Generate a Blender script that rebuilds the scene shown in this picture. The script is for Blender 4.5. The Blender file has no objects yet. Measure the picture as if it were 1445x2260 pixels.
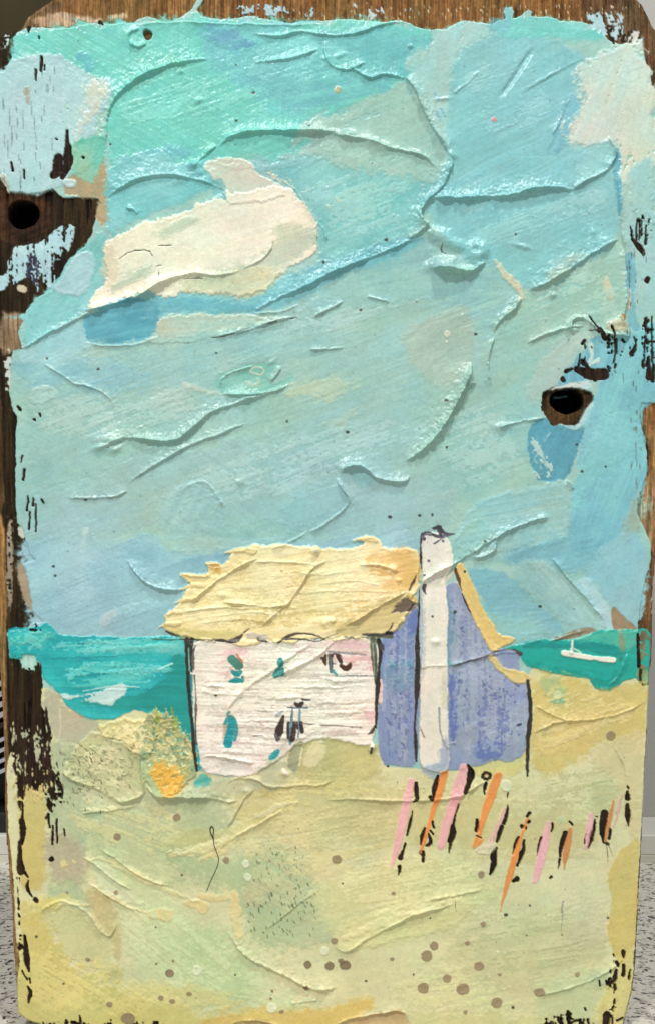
import bpy, math, random
import numpy as np
from mathutils import Vector

# ------------------------------------------------------------------ frame, camera, light
S = 0.00015                      # metres per unit of the board's own measuring grid
CX, CY = 722.5, 1130.0
D = 3000 * S                     # camera to board face
def X3(x): return (x - CX) * S
def Z3(y): return (CY - y) * S

sc = bpy.context.scene
cam_d = bpy.data.cameras.new("camera"); cam = bpy.data.objects.new("camera", cam_d)
sc.collection.objects.link(cam); sc.camera = cam
cam.location = (0, -D, 0); cam.rotation_euler = (math.pi / 2, 0, 0)
cam_d.sensor_fit = 'VERTICAL'; cam_d.sensor_height = 24.0
cam_d.lens = 24.0 * 3000 / 2260
cam_d.clip_start = 0.01; cam_d.clip_end = 20

w = bpy.data.worlds.new("World"); sc.world = w; w.use_nodes = True
w.node_tree.nodes["Background"].inputs[0].default_value = (1.0, 0.985, 0.95, 1)
w.node_tree.nodes["Background"].inputs[1].default_value = 0.50

def area(name, loc, target, size, power, col):
    l = bpy.data.lights.new(name, 'AREA'); l.shape = 'RECTANGLE'; l.size = size[0]; l.size_y = size[1]
    l.energy = power; l.color = col
    o = bpy.data.objects.new(name, l); sc.collection.objects.link(o); o.location = loc
    o.rotation_euler = (Vector(target) - Vector(loc)).to_track_quat('-Z', 'Y').to_euler()
    return o
area("ceiling_or_fill_lamp", (-0.48, -1.12, 1.22), (0, 0, 0), (0.20, 0.12), 15.5, (1, 0.975, 0.94))
area("ceiling_or_fill_lamp", (0.30, -0.62, 1.50), (0, 0, 0), (0.16, 0.12), 13.5, (1, 0.985, 0.95))  # fill lamp added for glints lower down and to brighten the right background
sc.view_settings.view_transform = 'Standard'; sc.view_settings.look = 'None'
sc.view_settings.gamma = 1; sc.view_settings.use_curve_mapping = False
sc.view_settings.exposure = 0.0

# ------------------------------------------------------------------ numeric grid of the painted face
G = 1.6
X0, Y0, X1, Y1 = -24.0, -34.0, 1466.0, 2276.0
NX = int((X1 - X0) / G) + 1; NY = int((Y1 - Y0) / G) + 1
gx = (X0 + np.arange(NX) * G).astype(np.float32); gy = (Y0 + np.arange(NY) * G).astype(np.float32)
rng = np.random.default_rng(7)
PX, PY = int(NX * 1.35), int(NY * 1.2)

def vnoise(u, v, seed):
    r = np.random.default_rng(seed); T = r.random((256, 256), dtype=np.float32) * 2 - 1
    iu = np.floor(u).astype(np.int32); iv = np.floor(v).astype(np.int32)
    fu = u - iu; fv = v - iv
    fu = fu * fu * (3 - 2 * fu); fv = fv * fv * (3 - 2 * fv)
    a = iu & 255; b = (iu + 1) & 255; c = iv & 255; d = (iv + 1) & 255
    return (T[c, a] * (1 - fu) + T[c, b] * fu) * (1 - fv) + (T[d, a] * (1 - fu) + T[d, b] * fu) * fv
BX, BY = np.meshgrid((np.arange(PX) * G).astype(np.float32), (np.arange(PY) * G).astype(np.float32))
def iso(spec, seed):
    out = 0
    for k, (s, a) in enumerate(spec): out = out + a * vnoise(BX / s + 31.7 * k, BY / s + 11.3 * k, seed + k)
    return out.astype(np.float32)
WX = iso([(46, .6), (15, .4), (5.5, .28)], 10); WY = iso([(46, .6), (15, .4), (5.5, .28)], 20)
FINE = iso([(9, .5), (4.5, .5)], 30)
MID = iso([(70, .6), (28, .4)], 40)
BIG = iso([(210, .7), (90, .3)], 50)
_st = {}
def streak(a):
    a = int(round(a / 10.0) * 10) % 180
    if a not in _st:
        t = math.radians(a); u = BX * math.cos(t) - BY * math.sin(t); v = BX * math.sin(t) + BY * math.cos(t)
        v = v + 5 * vnoise(u / 150, v / 150, 60 + a)
        _st[a] = (.45 * vnoise(u / 170, v / 15, 61 + a) + .35 * vnoise(u / 90, v / 6.5, 62 + a) + .3 * vnoise(u / 45, v / 3.2, 63 + a)).astype(np.float32)
    return _st[a]

H = np.zeros((NY, NX), np.float32)           # relief (grid units)
C = np.zeros((NY, NX, 3), np.float32)        # paint colour (display values)
L = np.zeros((NY, NX), np.int16)             # which part
RG = np.full((NY, NX), 0.30, np.float32)     # roughness
LAB = {}; LABS = [None]
def lab(name, parent=None, label=None):
    LABS.append((name, parent, label)); return len(LABS) - 1

def pts(s):
    if isinstance(s, str): s = [tuple(float(q) for q in p.split(',')) for p in s.split()]
    return np.array(s, np.float32)
def chaikin(p, closed=True, n=1):
    for _ in range(n):
        q = np.roll(p, -1, 0)
        a = p * .75 + q * .25; b = p * .25 + q * .75
        r = np.empty((len(p) * 2, 2), np.float32); r[0::2] = a; r[1::2] = b
        if not closed:
            r = r[:-2]; r = np.vstack([p[:1], r, p[-1:]])
        p = r
    return p
def box(p, m):
    i0 = max(0, int((p[:, 0].min() - m - X0) / G)); i1 = min(NX, int((p[:, 0].max() + m - X0) / G) + 2)
    j0 = max(0, int((p[:, 1].min() - m - Y0) / G)); j1 = min(NY, int((p[:, 1].max() + m - Y0) / G) + 2)
    if i1 <= i0 or j1 <= j0: return None
    return i0, i1, j0, j1
def fld(F, b, o):
    i0, i1, j0, j1 = b; oy, ox = o
    return F[j0 + oy:j1 + oy, i0 + ox:i1 + ox]
def roff(): return int(rng.integers(0, PY - NY)), int(rng.integers(0, PX - NX))
def polysd(x, y, p):
    d = np.full(x.shape, 1e9, np.float32); ins = np.zeros(x.shape, bool)
    q = np.roll(p, -1, 0)
    for (ax, ay), (bx, by) in zip(p, q):
        ex, ey = bx - ax, by - ay
        t = np.clip(((x - ax) * ex + (y - ay) * ey) / (ex * ex + ey * ey + 1e-6), 0, 1)
        d = np.minimum(d, (x - ax - t * ex) ** 2 + (y - ay - t * ey) ** 2)
        if abs(ey) > 1e-6: ins ^= ((ay > y) != (by > y)) & (x < ex * (y - ay) / ey + ax)
    d = np.sqrt(d); return np.where(ins, -d, d)
def linesd(x, y, p, wd=None):
    seg = np.sqrt(((p[1:] - p[:-1]) ** 2).sum(1)); tot = seg.sum() + 1e-6; acc = np.concatenate([[0], np.cumsum(seg)]) / tot
    d = np.full(x.shape, 1e9, np.float32); T = np.zeros(x.shape, np.float32); sg = np.ones(x.shape, np.float32)
    for k in range(len(p) - 1):
        ax, ay = p[k]; bx, by = p[k + 1]; ex, ey = bx - ax, by - ay
        t = np.clip(((x - ax) * ex + (y - ay) * ey) / (ex * ex + ey * ey + 1e-6), 0, 1)
        dd = (x - ax - t * ex) ** 2 + (y - ay - t * ey) ** 2
        m = dd < d; d = np.where(m, dd, d)
        T = np.where(m, acc[k] + t * (acc[k + 1] - acc[k]), T)
        sg = np.where(m, np.sign(ey * (x - ax) - ex * (y - ay)), sg)     # + = left of travel in the picture (up when going right)
    return np.sqrt(d), T, sg
def sstep(e0, e1, v):
    t = np.clip((v - e0) / (e1 - e0), 0, 1); return t * t * (3 - 2 * t)
GXX, GYY = np.meshgrid(gx, gy)
WOOD = None
WH = None

def put(b, sd, o, c, c2, a, soft, th, op, lb, dry, da, lip, bris, rg, bare, var):
    i0, i1, j0, j1 = b; sl = (slice(j0, j1), slice(i0, i1))
    if bare is False and soft >= 2.5: sd = sd + soft * .9 * fld(streak(a), b, o) + soft * .45 * fld(FINE, b, o)
    sd = sd + (.5 + .35 * soft) * fld(FINE, b, o)
    m = sstep(soft, -soft, sd)
    if dry is not None:
        f = (fld(FINE, b, o) * 1.15 + fld(MID, b, o) * .35) if da == 's' else fld(streak(da), b, o) * .8 + fld(FINE, b, o) * .55 + fld(MID, b, o) * .35
        thr = (0.5 - dry) * 1.6
        inner = np.clip(-sd / 14, 0, 1)
        m = m * sstep(thr - .09, thr + .09, f + .28 * inner - .14)
    if not m.any(): return
    s = fld(streak(a), b, o)
    col = np.array(c, np.float32)[None, None, :] * np.ones(m.shape + (1,), np.float32)
    if c2 is not None:
        k = np.clip(.5 + .75 * s + .75 * fld(MID, b, o), 0, 1)[..., None]
        col = col * (1 - k) + np.array(c2, np.float32) * k
    col = col * (1 + var * (s * .5 + .6 * fld(MID, b, o) + .45 * fld(FINE, b, o)))[..., None]
    mm = (m * op)[..., None]
    C[sl] = C[sl] * (1 - mm) + col * mm
    if bare:
        H[sl] = H[sl] * (1 - m) + ((WS if lb is not None and lb != WOOD else WH)[sl] + th) * m
    else:
        h = th + bris * s
        if lip: h = h + lip * np.exp(-((sd + soft + 2) / 3.0) ** 2)
        H[sl] += h * m
    if rg is not None: RG[sl] = RG[sl] * (1 - m) + rg * m
    if lb is not None: L[sl] = np.where(m * op > .5, lb, L[sl])

def P(s, c, c2=None, a=20, soft=2.0, r=5, th=1.0, op=1, lb=None, dry=None, da=0, lip=0, bris=.25, rg=None, bare=False, sm=1, var=.05):
    p = pts(s)
    if sm: p = chaikin(p, True, sm)
    b = box(p, r * 1.6 + soft + 3)
    if b is None: return
    o = roff(); i0, i1, j0, j1 = b
    x = GXX[j0:j1, i0:i1] + r * fld(WX, b, o); y = GYY[j0:j1, i0:i1] + r * fld(WY, b, o)
    put(b, polysd(x, y, p), o, c, c2, a, soft, th, op, lb, dry, da, lip, bris, rg, bare, var)
def K(s, wd, c, c2=None, a=20, soft=1.2, r=1.5, th=.8, op=1, lb=None, dry=None, da=90, lip=0, bris=.15, rg=None, bare=False, var=.05):
    p = pts(s); wd = np.atleast_1d(np.array(wd, np.float32)) / 2
    if lb is not None and LABS[lb][0] in ('window', 'door'): wd = wd * 1.35 + .5
    elif lb is not None and LABS[lb][0] in ('fence_stake',): wd = wd * 1.1
    if len(p) > 2: p = chaikin(p, False, 1)
    b = box(p, wd.max() + r * 1.6 + soft + 3)
    if b is None: return
    o = roff(); i0, i1, j0, j1 = b
    x = GXX[j0:j1, i0:i1] + r * fld(WX, b, o); y = GYY[j0:j1, i0:i1] + r * fld(WY, b, o)
    d, T, sg = linesd(x, y, p)
    wi = np.interp(T, np.linspace(0, 1, len(wd)), wd) if len(wd) > 1 else wd[0]
    put(b, (d - wi).astype(np.float32), o, c, c2, a, soft, th, op, lb, dry, da, lip, bris, rg, bare, var)
def R(s, h, side=1, Ln=30, wr=2.5, r=3.2, tp=.12, sym=0, mod=.6):
    """a palette-knife edge: paint stands up on one side of the line and drops off on the other"""
    p = chaikin(pts(s), False, 2); b = box(p, max(Ln * 2.4, 8) + 6)
    if b is None: return
    o = roff(); i0, i1, j0, j1 = b
    x = GXX[j0:j1, i0:i1] + r * fld(WX, b, o); y = GYY[j0:j1, i0:i1] + r * fld(WY, b, o)
    d, T, sg = linesd(x, y, p)
    A = np.minimum(1, np.minimum(T, 1 - T) / tp) if tp > 0 else 1
    A = A * (1 + mod * 1.5 * fld(MID, b, o) + mod * .6 * fld(FINE, b, o))
    # fade beyond the ends
    if sym:
        f = np.exp(-(d / wr) ** 2)
    else:
        wr = wr * .62; Ln = Ln * .8; h = h * (1.35 if h >= 5.5 else 1.15)
        s_ = d * sg * side
        f = sstep(-wr, wr * .6, s_) * np.exp(-np.maximum(s_, 0) / Ln)
        f = f + .35 * np.exp(-((s_ - wr * 1.3) / (wr * 1.2)) ** 2)
    H[j0:j1, i0:i1] += h * A * f
def B(x, y, rx, ry, h, ang=0, pw=2):
    m = max(rx, ry) * 2; b = box(np.array([(x, y)], np.float32), m)
    if b is None: return
    i0, i1, j0, j1 = b; o = roff()
    dx = GXX[j0:j1, i0:i1] - x + .25 * rx * fld(WX, b, o); dy = GYY[j0:j1, i0:i1] - y + .25 * ry * fld(WY, b, o)
    t = math.radians(ang); u = (dx * math.cos(t) - dy * math.sin(t)) / rx; v = (dx * math.sin(t) + dy * math.cos(t)) / ry
    H[j0:j1, i0:i1] += h * np.exp(-(u * u + v * v) ** (pw / 2))
def dot(x, y, rad, c, lb=None, th=.8, r=1.2, op=.9, e=1.0, bare=False, c2=None):
    n = 10; ph = rng.random() * 6
    p = [(x + rad * e * math.cos(q * 6.283 / n + ph) * (1 + .16 * (rng.random() - .5)), y + rad * math.sin(q * 6.283 / n + ph) * (1 + .16 * (rng.random() - .5))) for q in range(n)]
    P(p, c, c2, soft=1.0, r=r, th=th, op=op, lb=lb, bare=bare, lip=.4 if not bare else 0, bris=.05, rg=.35)

# ------------------------------------------------------------------ parts
WOOD = lab('wood_plank'); SIDE = WOOD
SKY = lab('painted_sky'); CLOUD = lab('painted_cloud', None, 'large cream cloud'); CLOUD2 = lab('painted_cloud', None, 'pale cloud under the blue streak')
SEAL = lab('painted_sea', None, 'turquoise sea left of the cottage'); SEAR = lab('painted_sea', None, 'green turquoise sea with a white boat')
SAND = lab('painted_sand')
ROOF = lab('roof', 'cottage'); GABLE = lab('gable_edge', 'cottage'); WALLF = lab('front_wall', 'cottage'); WALLS = lab('side_wall', 'cottage')
CHIM = lab('chimney', 'cottage'); HOLE1 = lab('nail_hole', None); HOLE2 = lab('nail_hole', None)
ROCK = lab('painted_rock'); BUSH = lab('painted_bush'); BOAT = lab('painted_boat')

# ------------------------------------------------------------------ bare wood
OUT = pts("-40,560 -40,78 -6,80 20,66 45,60 58,38 78,20 108,2 124,-12 150,-24 420,-27 900,-26 1380,-25 1405,-6 1420,10 1430,30 1439,52 1450,68 1460,90 1460,1100 1450,1200 1443,1300 1440,1420 1438,1465 1434,1480 1431,1560 1428,1640 1421,1760 1416,1880 1410,1990 1406,2060 1404,2120 1396,2190 1386,2230 1376,2268 1300,2270 900,2271 400,2270 110,2269 62,2254 40,2238 37,2222 32,2150 27,2080 25,2010 20,1950 16,1900 12,1850 9,1780 8,1700 7,1640 4,1580 1,1535 -3,1480 -9,1400 -14,1200 -20,900")
ob = (0, NX, 0, NY)
SDO = polysd(GXX + 1.3 * fld(WX, ob, (0, 0)), GYY + 1.3 * fld(WY, ob, (0, 0)), OUT)
inside = SDO < 0
v90 = streak(90)
g90 = fld(v90, ob, (5, 9)); g90b = fld(v90, ob, (40, 100))
WH = (1.6 * g90 + .8 * g90b + .5 * fld(FINE, ob, (3, 3))).astype(np.float32)
WS = WH * .35; crack = np.clip((g90b - .42) / .15, 0, 1); WH -= 5 * crack
# worn, rounded arris: the left side face is seen, so it slopes back wider there
wleft = np.where(GXX < 100, np.interp(GYY, [0, 700, 1200, 1500, 1750, 1880, 2000, 2100, 2200, 2276], [10, 14, 17, 15, 7, 12, 14, 15, 8, 5]), 6.0)
edge = np.clip(1 - (-SDO) / wleft, 0, 1); 
DE = np.where(GXX < 100, 11, 12) * edge ** 1.3; WH -= DE; WS = WS - DE
H[:] = WH; L[:] = np.where(inside, WOOD, 0)
dark = np.array((44, 34, 20), np.float32); 
C[:] = dark * (1 + .42 * g90 + .3 * g90b)[..., None] * (1 - .5 * crack)[..., None]
RG[:] = .75
tan = dict(lb=WOOD, bare=True, th=0, var=.28, a=90, rg=.8)
P("60,70 60,0 130,-40 800,-40 1330,-40 1300,60 1200,90 900,90 500,80 200,80", (146, 110, 66), (104, 72, 40), soft=10, r=12, **tan)
P("1290,90 1280,-40 1420,-40 1470,60 1470,260 1430,220 1400,120", (112, 90, 62), (76, 54, 36), soft=10, r=12, **tan)
P("40,70 60,30 100,10 150,0 130,45 100,60", (140, 115, 80), (95, 72, 48), soft=6, r=10, **tan)
P("75,45 110,32 150,30 215,35 235,48 200,56 150,64 110,62 75,60", (188, 165, 138), (170, 142, 112), soft=4, r=8, lb=WOOD, bare=True, th=1.2, var=.08, a=0)
K("245,40 275,36", 12, (205, 180, 145), soft=4, lb=WOOD, bare=True, th=1)
P("1460,880 1410,890 1412,930 1430,1000 1425,1060 1405,1120 1395,1160 1420,1190 1450,1260 1470,1260", (170, 138, 98), (120, 84, 50), soft=8, r=12, **tan)
P("1420,1230 1470,1230 1460,1480 1420,1490 1400,1400", (122, 92, 60), (88, 60, 38), soft=6, r=6, **tan)
P("-30,1130 12,1130 14,1300 16,1450 16,1560 19,1640 22,1700 18,1760 22,1850 30,1930 36,2000 42,2090 42,2160 36,2240 0,2260 -30,2200", (158, 122, 78), (130, 96, 58), soft=3, r=2, **tan)
P("-30,690 -8,690 8,1000 10,1140 -30,1140", (58, 42, 26), (80, 60, 40), soft=3, r=2, **tan)
P("0,690 25,688 58,690 64,752 50,772 30,775 0,790", (168, 145, 118), (120, 98, 74), a=90, soft=5, r=7, lb=WOOD, bare=True, th=.6, var=.12)

# ------------------------------------------------------------------ sky
W = P
skykw = dict(lb=SKY, bare=True, rg=.34)
SKYP = "-40,160 8,160 18,145 32,115 29,85 40,70 62,62 90,62 120,64 160,60 200,52 220,49 240,55 270,48 295,52 305,42 330,37 350,44 372,50 395,40 412,30 424,20 436,-4 452,-4 436,22 446,38 480,44 520,40 560,38 600,44 640,52 680,48 720,46 750,42 800,46 840,50 880,44 900,50 920,60 945,66 965,62 985,66 1000,55 1025,48 1050,51 1080,55 1100,44 1112,42 1108,28 1112,18 1128,16 1134,28 1128,42 1148,38 1158,26 1166,21 1174,27 1172,37 1190,39 1215,40 1232,45 1262,49 1292,50 1318,60 1334,66 1334,82 1348,92 1362,96 1384,92 1404,86 1416,84 1417,112 1421,138 1434,152 1437,190 1446,204 1480,214 1480,880 1445,890 1412,892 1411,930 1424,990 1424,1050 1410,1100 1404,1130 1424,1170 1436,1200 1435,1235 1424,1275 1419,1310 1411,1345 1406,1380 1408,1420 1400,1735 150,1735 116,1610 93,1510 92,1463 62,1457 22,1453 17,1394 60,1388 74,1374 96,1372 72,1345 60,1300 54,1262 52,1246 70,1240 80,1234 68,1222 62,1200 50,1166 38,1152 36,1060 35,960 38,922 30,905 22,868 25,800 30,772 50,770 40,735 55,690 84,655 98,648 118,640 134,612 152,572 190,540 206,512 214,470 224,448 218,438 140,436 118,418 104,424 60,430 24,424 12,398 -40,372"
P(SKYP, (146, 193, 186), (158, 197, 184), a=20, soft=1.4, r=3, th=4, sm=0, lip=1.0, bris=.45, var=.045, **skykw)
# beige underpaint left of the ridge
kw = dict(lb=SKY)
P("160,390 195,380 222,330 232,320 238,440 240,500 225,500 208,470 222,440 205,436 150,436 140,415", (185, 160, 118), (160, 150, 115), a=80, soft=2.5, r=8, th=-1, **kw)
# turquoise field
P("24,80 60,66 200,54 330,40 450,40 700,48 900,50 960,70 930,120 905,170 870,205 800,222 760,250 700,252 650,305 700,318 640,340 612,362 560,345 500,350 470,350 440,400 340,400 236,380 235,250 250,190 190,170 120,130 60,130 20,150", (116, 204, 184), (108, 196, 184), a=150, soft=9, r=16, th=.8, bris=.4, **kw)
P("455,52 560,50 700,60 820,60 940,72 930,120 900,172 800,220 700,250 640,245 560,215 500,170 430,90", (106, 184, 188), (118, 196, 190), a=10, soft=18, r=24, th=.3, **kw)
P("452,52 500,55 540,80 560,110 500,100 470,85", (88, 160, 200), (106, 182, 196), soft=10, r=10, **kw)
K("180,120 200,150", [14, 20], (80, 165, 195), soft=12, op=.6)
P("300,340 420,330 400,360 300,362", (108, 178, 195), a=10, soft=14, r=10, op=.7)
# pale blue at the left edge
P("-40,165 20,155 40,128 70,122 150,125 205,165 246,182 242,225 212,265 205,300 172,322 160,360 150,400 120,420 60,430 24,424 0,380 -40,370", (174, 208, 212), (164, 203, 202), a=85, soft=5, r=12, th=1, dry=.93, da=90, bris=.5, **kw)
P("190,178 240,185 244,205 215,232 200,268 182,300 168,320 158,300 178,262 186,228", (205, 207, 188), (192, 205, 196), a=60, soft=9, r=14, op=.85)
K("60,200 62,225", 9, (165, 140, 105), soft=4, op=.7)
P("150,330 200,300 228,305 232,340 215,380 200,410 170,395 160,365", (105, 195, 175), (150, 190, 160), a=70, soft=4, r=12, th=.5, dry=.75, da=110, **kw)
# sky between turquoise and cloud
P("237,352 330,338 440,360 470,352 480,400 440,430 350,462 300,490 235,530 236,440", (116, 192, 192), (132, 196, 196), a=20, soft=10, r=14, **kw)
P("600,362 640,342 700,330 930,345 960,420 930,470 925,520 840,560 720,590 700,570 702,490 670,440 600,385", (124, 192, 190), (136, 194, 188), a=30, soft=14, r=14, **kw)
P("640,335 700,318 655,306 700,256 760,248 800,242 796,222 860,205 880,172 905,188 960,300 990,345 975,400 930,400 800,378 700,345 610,350", (152, 195, 182), (160, 196, 184), a=20, soft=8, r=20, th=.9, dry=.86, da=20, **kw)
P("475,360 560,355 620,360 690,345 720,352 640,375 560,372 500,372", (140, 196, 196), soft=6, r=8, op=.8)
# right hand sky
P("905,128 940,100 985,64 1025,50 1060,54 1085,66 1060,90 1010,120 990,200 985,300 1000,345 985,345 940,262 905,190", (165, 202, 192), (152, 200, 194), a=60, soft=8, r=16, th=.8, dry=.88, da=60, **kw)
P("1005,120 1080,66 1140,70 1220,88 1290,115 1262,180 1275,235 1255,290 1260,330 1345,360 1358,480 1355,540 1290,590 1160,650 1040,600 940,470 960,420 995,350 985,250", (136, 196, 196), (126, 190, 196), a=30, soft=8, r=12, th=.8, bris=.5, **kw)
P("1085,60 1110,46 1150,40 1200,39 1240,46 1300,58 1330,72 1332,90 1280,92 1210,84 1150,88 1100,82", (112, 200, 190), (128, 204, 198), a=5, soft=9, r=8, th=.6, **kw)
K("1092,56 1112,60 1120,25", [30, 22, 14], (118, 185, 200), soft=6, op=.7)
P("1255,210 1275,205 1282,240 1250,300 1225,345 1215,340 1240,270", (114, 184, 204), soft=7, r=6, op=.8)
K("1245,220 1228,290 1205,335", [4, 10, 6], (105, 175, 200), soft=4, op=.6)
P("1264,155 1288,118 1330,112 1352,104 1392,92 1414,88 1420,140 1434,156 1438,200 1452,214 1450,340 1446,470 1430,500 1385,480 1370,420 1362,340 1345,300 1300,320 1262,312 1252,282 1276,240 1282,205", (210, 215, 195), (188, 210, 198), a=70, soft=10, r=26, th=1.6, bris=.6, dry=.78, da=70, **kw)
P("1290,330 1345,300 1362,340 1362,372 1300,400 1270,390 1262,350", (132, 196, 200), (150, 204, 200), a=150, soft=7, r=10, op=.85)
P("1352,330 1366,330 1368,420 1370,480 1360,480 1354,420", (104, 178, 200), soft=2.5, r=4, th=-1)
P("1366,400 1452,330 1452,720 1420,735 1400,700 1378,620 1372,520", (166, 204, 194), (150, 196, 196), a=88, soft=6, r=8, th=.4, **kw)
P("1378,560 1392,552 1402,570 1404,610 1396,660 1400,700 1416,730 1405,740 1384,722 1380,650", (104, 174, 198), (120, 182, 200), a=88, soft=2.5, r=5, th=-.8)
# central lighter swathes
P("400,700 560,695 650,690 800,660 1000,640 1160,650 1100,740 1060,830 1010,930 880,1030 700,1020 400,1090 240,1060 60,1040 60,860 200,800 420,740", (158, 198, 183), (150, 192, 184), a=20, soft=22, r=26, th=.6, bris=.5, **kw)
P("900,520 930,500 960,600 1100,580 1160,645 1110,700 1060,760 1000,650 700,700 640,690 720,620", (140, 190, 190), (152, 196, 186), a=10, soft=16, r=16, op=.9)
P("965,690 985,676 1022,678 1042,700 1044,745 1040,800 1000,860 950,850 900,800 880,730", (160, 188, 172), (168, 192, 176), a=40, soft=8, r=10, th=.6, op=.9, **kw)
P("1160,640 1350,560 1370,620 1385,700 1280,710 1260,740 1160,860 1130,900 1080,880 1100,740", (158, 198, 182), (146, 194, 184), a=40, soft=12, r=14, th=.4)
P("1215,600 1260,560 1290,560 1240,610 1215,640", (176, 200, 184), soft=8, r=8, op=.6)
P("1260,735 1310,710 1290,760 1258,805 1230,850 1200,870 1150,880 1190,800", (176, 198, 184), (165, 195, 185), a=30, soft=9, r=8, op=.8)
K("1093,580 1115,610 1140,635 1150,650 1146,665", [6, 14, 16, 14, 6], (205, 200, 170), (185, 200, 180), soft=2, r=6, th=1.5)
K("1336,618 1345,655", [12, 20], (202, 200, 172), soft=3, r=4)
K("1386,640 1387,680", [5, 9], (210, 210, 190), soft=2, r=2)
for x, y, w_ in ((986, 738, 16), (984, 756, 7)): dot(x, y, w_ / 2, (205, 212, 190))
P("640,850 700,835 780,838 800,850 760,870 690,885 640,875", (184, 204, 172), a=15, soft=14, r=14, op=.75)
P("700,940 760,910 790,905 785,930 740,945", (180, 202, 180), a=15, soft=10, r=10, op=.6)
P("470,800 620,770 640,790 560,800 480,830", (150, 190, 184), soft=10, r=8, op=.5)
P("60,1100 300,1000 600,960 900,1030 1000,1080 1000,1180 640,1180 460,1130 200,1180 50,1180", (160, 196, 188), (150, 192, 192), a=20, soft=24, r=24, op=.9)
P("30,785 110,800 200,768 290,790 345,832 300,862 180,850 100,860 40,850", (126, 186, 202), (146, 194, 198), a=20, soft=18, r=16, op=.8)
P("62,875 75,852 100,848 125,855 130,870 105,890 75,895", (164, 204, 196), soft=3, r=4, th=.8, lip=.4)
P("330,870 400,850 420,880 380,910 320,900", (172, 196, 178), soft=14, r=12, op=.6)
K("405,850 450,862 495,872", [10, 12, 6], (190, 205, 186), soft=4, r=5, op=.8)
# left flank under the bare wood
P("-5,700 55,690 84,656 100,650 150,575 190,542 222,506 238,520 236,600 205,660 180,700 105,740 60,770 50,740 58,700", (122, 194, 188), (134, 196, 196), a=60, soft=4, r=9, th=.8, **kw)
P("130,620 150,592 168,562 205,552 212,590 200,636 168,655 135,655 112,640", (156, 202, 214), (170, 208, 210), a=45, soft=3, r=6, th=.8, lip=.5, **kw)
P("-20,600 14,606 22,560 40,540 62,542 98,532 124,502 148,496 170,502 156,550 140,575 116,585 134,605 110,640 82,652 76,618 60,612 40,628 15,628 8,640 -20,640", (160, 202, 216), (176, 212, 214), a=90, soft=1.5, r=5, th=2, dry=.66, da=90, lb=SKY)
K("8,392 22,420 20,440 10,470 14,490 22,494", [16, 8, 5, 8, 10, 6], (196, 200, 184), soft=2, r=3, lb=SKY, th=1.5)
P("140,402 165,395 172,405 165,418 145,416", (190, 212, 210), soft=1.6, r=4, th=1.5, lip=.6)
P("38,630 52,628 64,640 56,648 42,646", (200, 188, 158), soft=1.6, r=3, th=1.5, lb=SKY)
P("45,782 110,738 178,702 192,708 184,752 200,770 150,800 80,800 40,800", (162, 204, 206), (144, 196, 202), a=30, soft=6, r=8, th=.5, **kw)
# blue streak and deep blue patch
P("330,640 450,652 560,656 620,612 700,592 800,555 930,520 920,550 760,610 640,672 560,690 470,694 380,692 348,700 330,660", (112, 184, 198), (126, 194, 198), a=20, soft=6, r=8, th=.3, bris=.6, **kw)
P("184,700 204,690 250,668 300,655 345,664 356,690 350,718 330,744 306,757 280,762 240,762 200,757 188,730", (72, 156, 186), (92, 172, 194), a=12, soft=3.5, r=5, th=-.5, bris=.3, **kw)
K("330,700 340,668 420,672 560,682", [16, 30, 30, 12], (84, 164, 192), (110, 184, 198), soft=10, r=8, op=.6)
# second, thinner cloud
P("352,700 382,692 470,694 560,696 640,700 600,730 500,744 430,752 350,762 322,760 350,736", (192, 205, 184), (168, 200, 188), a=5, soft=3.5, r=6, th=1.2, lip=.5, lb=CLOUD2)
P("200,758 260,768 320,756 360,740 500,730 640,705 800,690 780,760 600,800 400,830 240,800 160,790", (150, 196, 190), (160, 198, 186), a=12, soft=14, r=14, th=.6)
# big cloud
P("452,366 470,352 505,348 540,352 562,366 575,388 610,400 640,432 600,440 540,450 500,450 494,420 470,392 458,385", (214, 210, 190), (196, 208, 190), a=20, soft=2.4, r=7, th=1.6, lip=.4, lb=CLOUD)
P("198,684 214,652 240,622 234,590 226,545 236,532 300,502 360,482 405,472 450,446 500,430 560,416 610,404 642,425 672,450 690,476 702,500 698,530 690,560 664,582 630,600 606,624 578,648 540,657 505,655 470,650 410,640 392,652 345,657 342,640 310,652 272,664 230,682", (237, 232, 208), (226, 226, 204), a=18, soft=3, r=10, th=2.2, lip=.3, lb=CLOUD, bris=.35)
P("600,498 640,492 690,500 696,530 680,562 640,590 600,612 560,640 420,630 460,600 540,590 590,560 604,530", (188, 206, 184), (202, 208, 180), a=25, soft=9, r=12, th=-.3, op=.95)
P("395,640 410,606 480,606 560,590 610,596 606,624 578,648 540,657 470,650", (208, 202, 158), (196, 204, 172), a=10, soft=12, r=10, op=.8)
P("230,545 250,536 262,600 250,640 226,600", (214, 206, 176), soft=8, r=6, op=.7)
P("250,620 300,590 345,585 330,605 290,620 250,650", (178, 200, 176), soft=8, r=6, op=.7)
P("345,515 380,498 430,480 440,486 390,512 350,530", (190, 205, 180), soft=7, r=5, op=.7)
P("474,398 492,396 500,416 500,440 484,446 470,430", (128, 188, 186), soft=3, r=4, th=-1, op=.9)
P("560,376 620,380 700,400 690,450 650,440 610,400 570,395", (200, 208, 186), a=150, soft=3, r=8, th=.8, dry=.36, da=140, lb=CLOUD)
for s_ in ("740,438 752,452", "724,456 732,462", "718,416 730,420"): K(s_, 8, (205, 208, 180), soft=1.5, r=3, dry=.6)
P("700,262 640,345 650,300", (150, 195, 182), soft=3, r=6)
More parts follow.
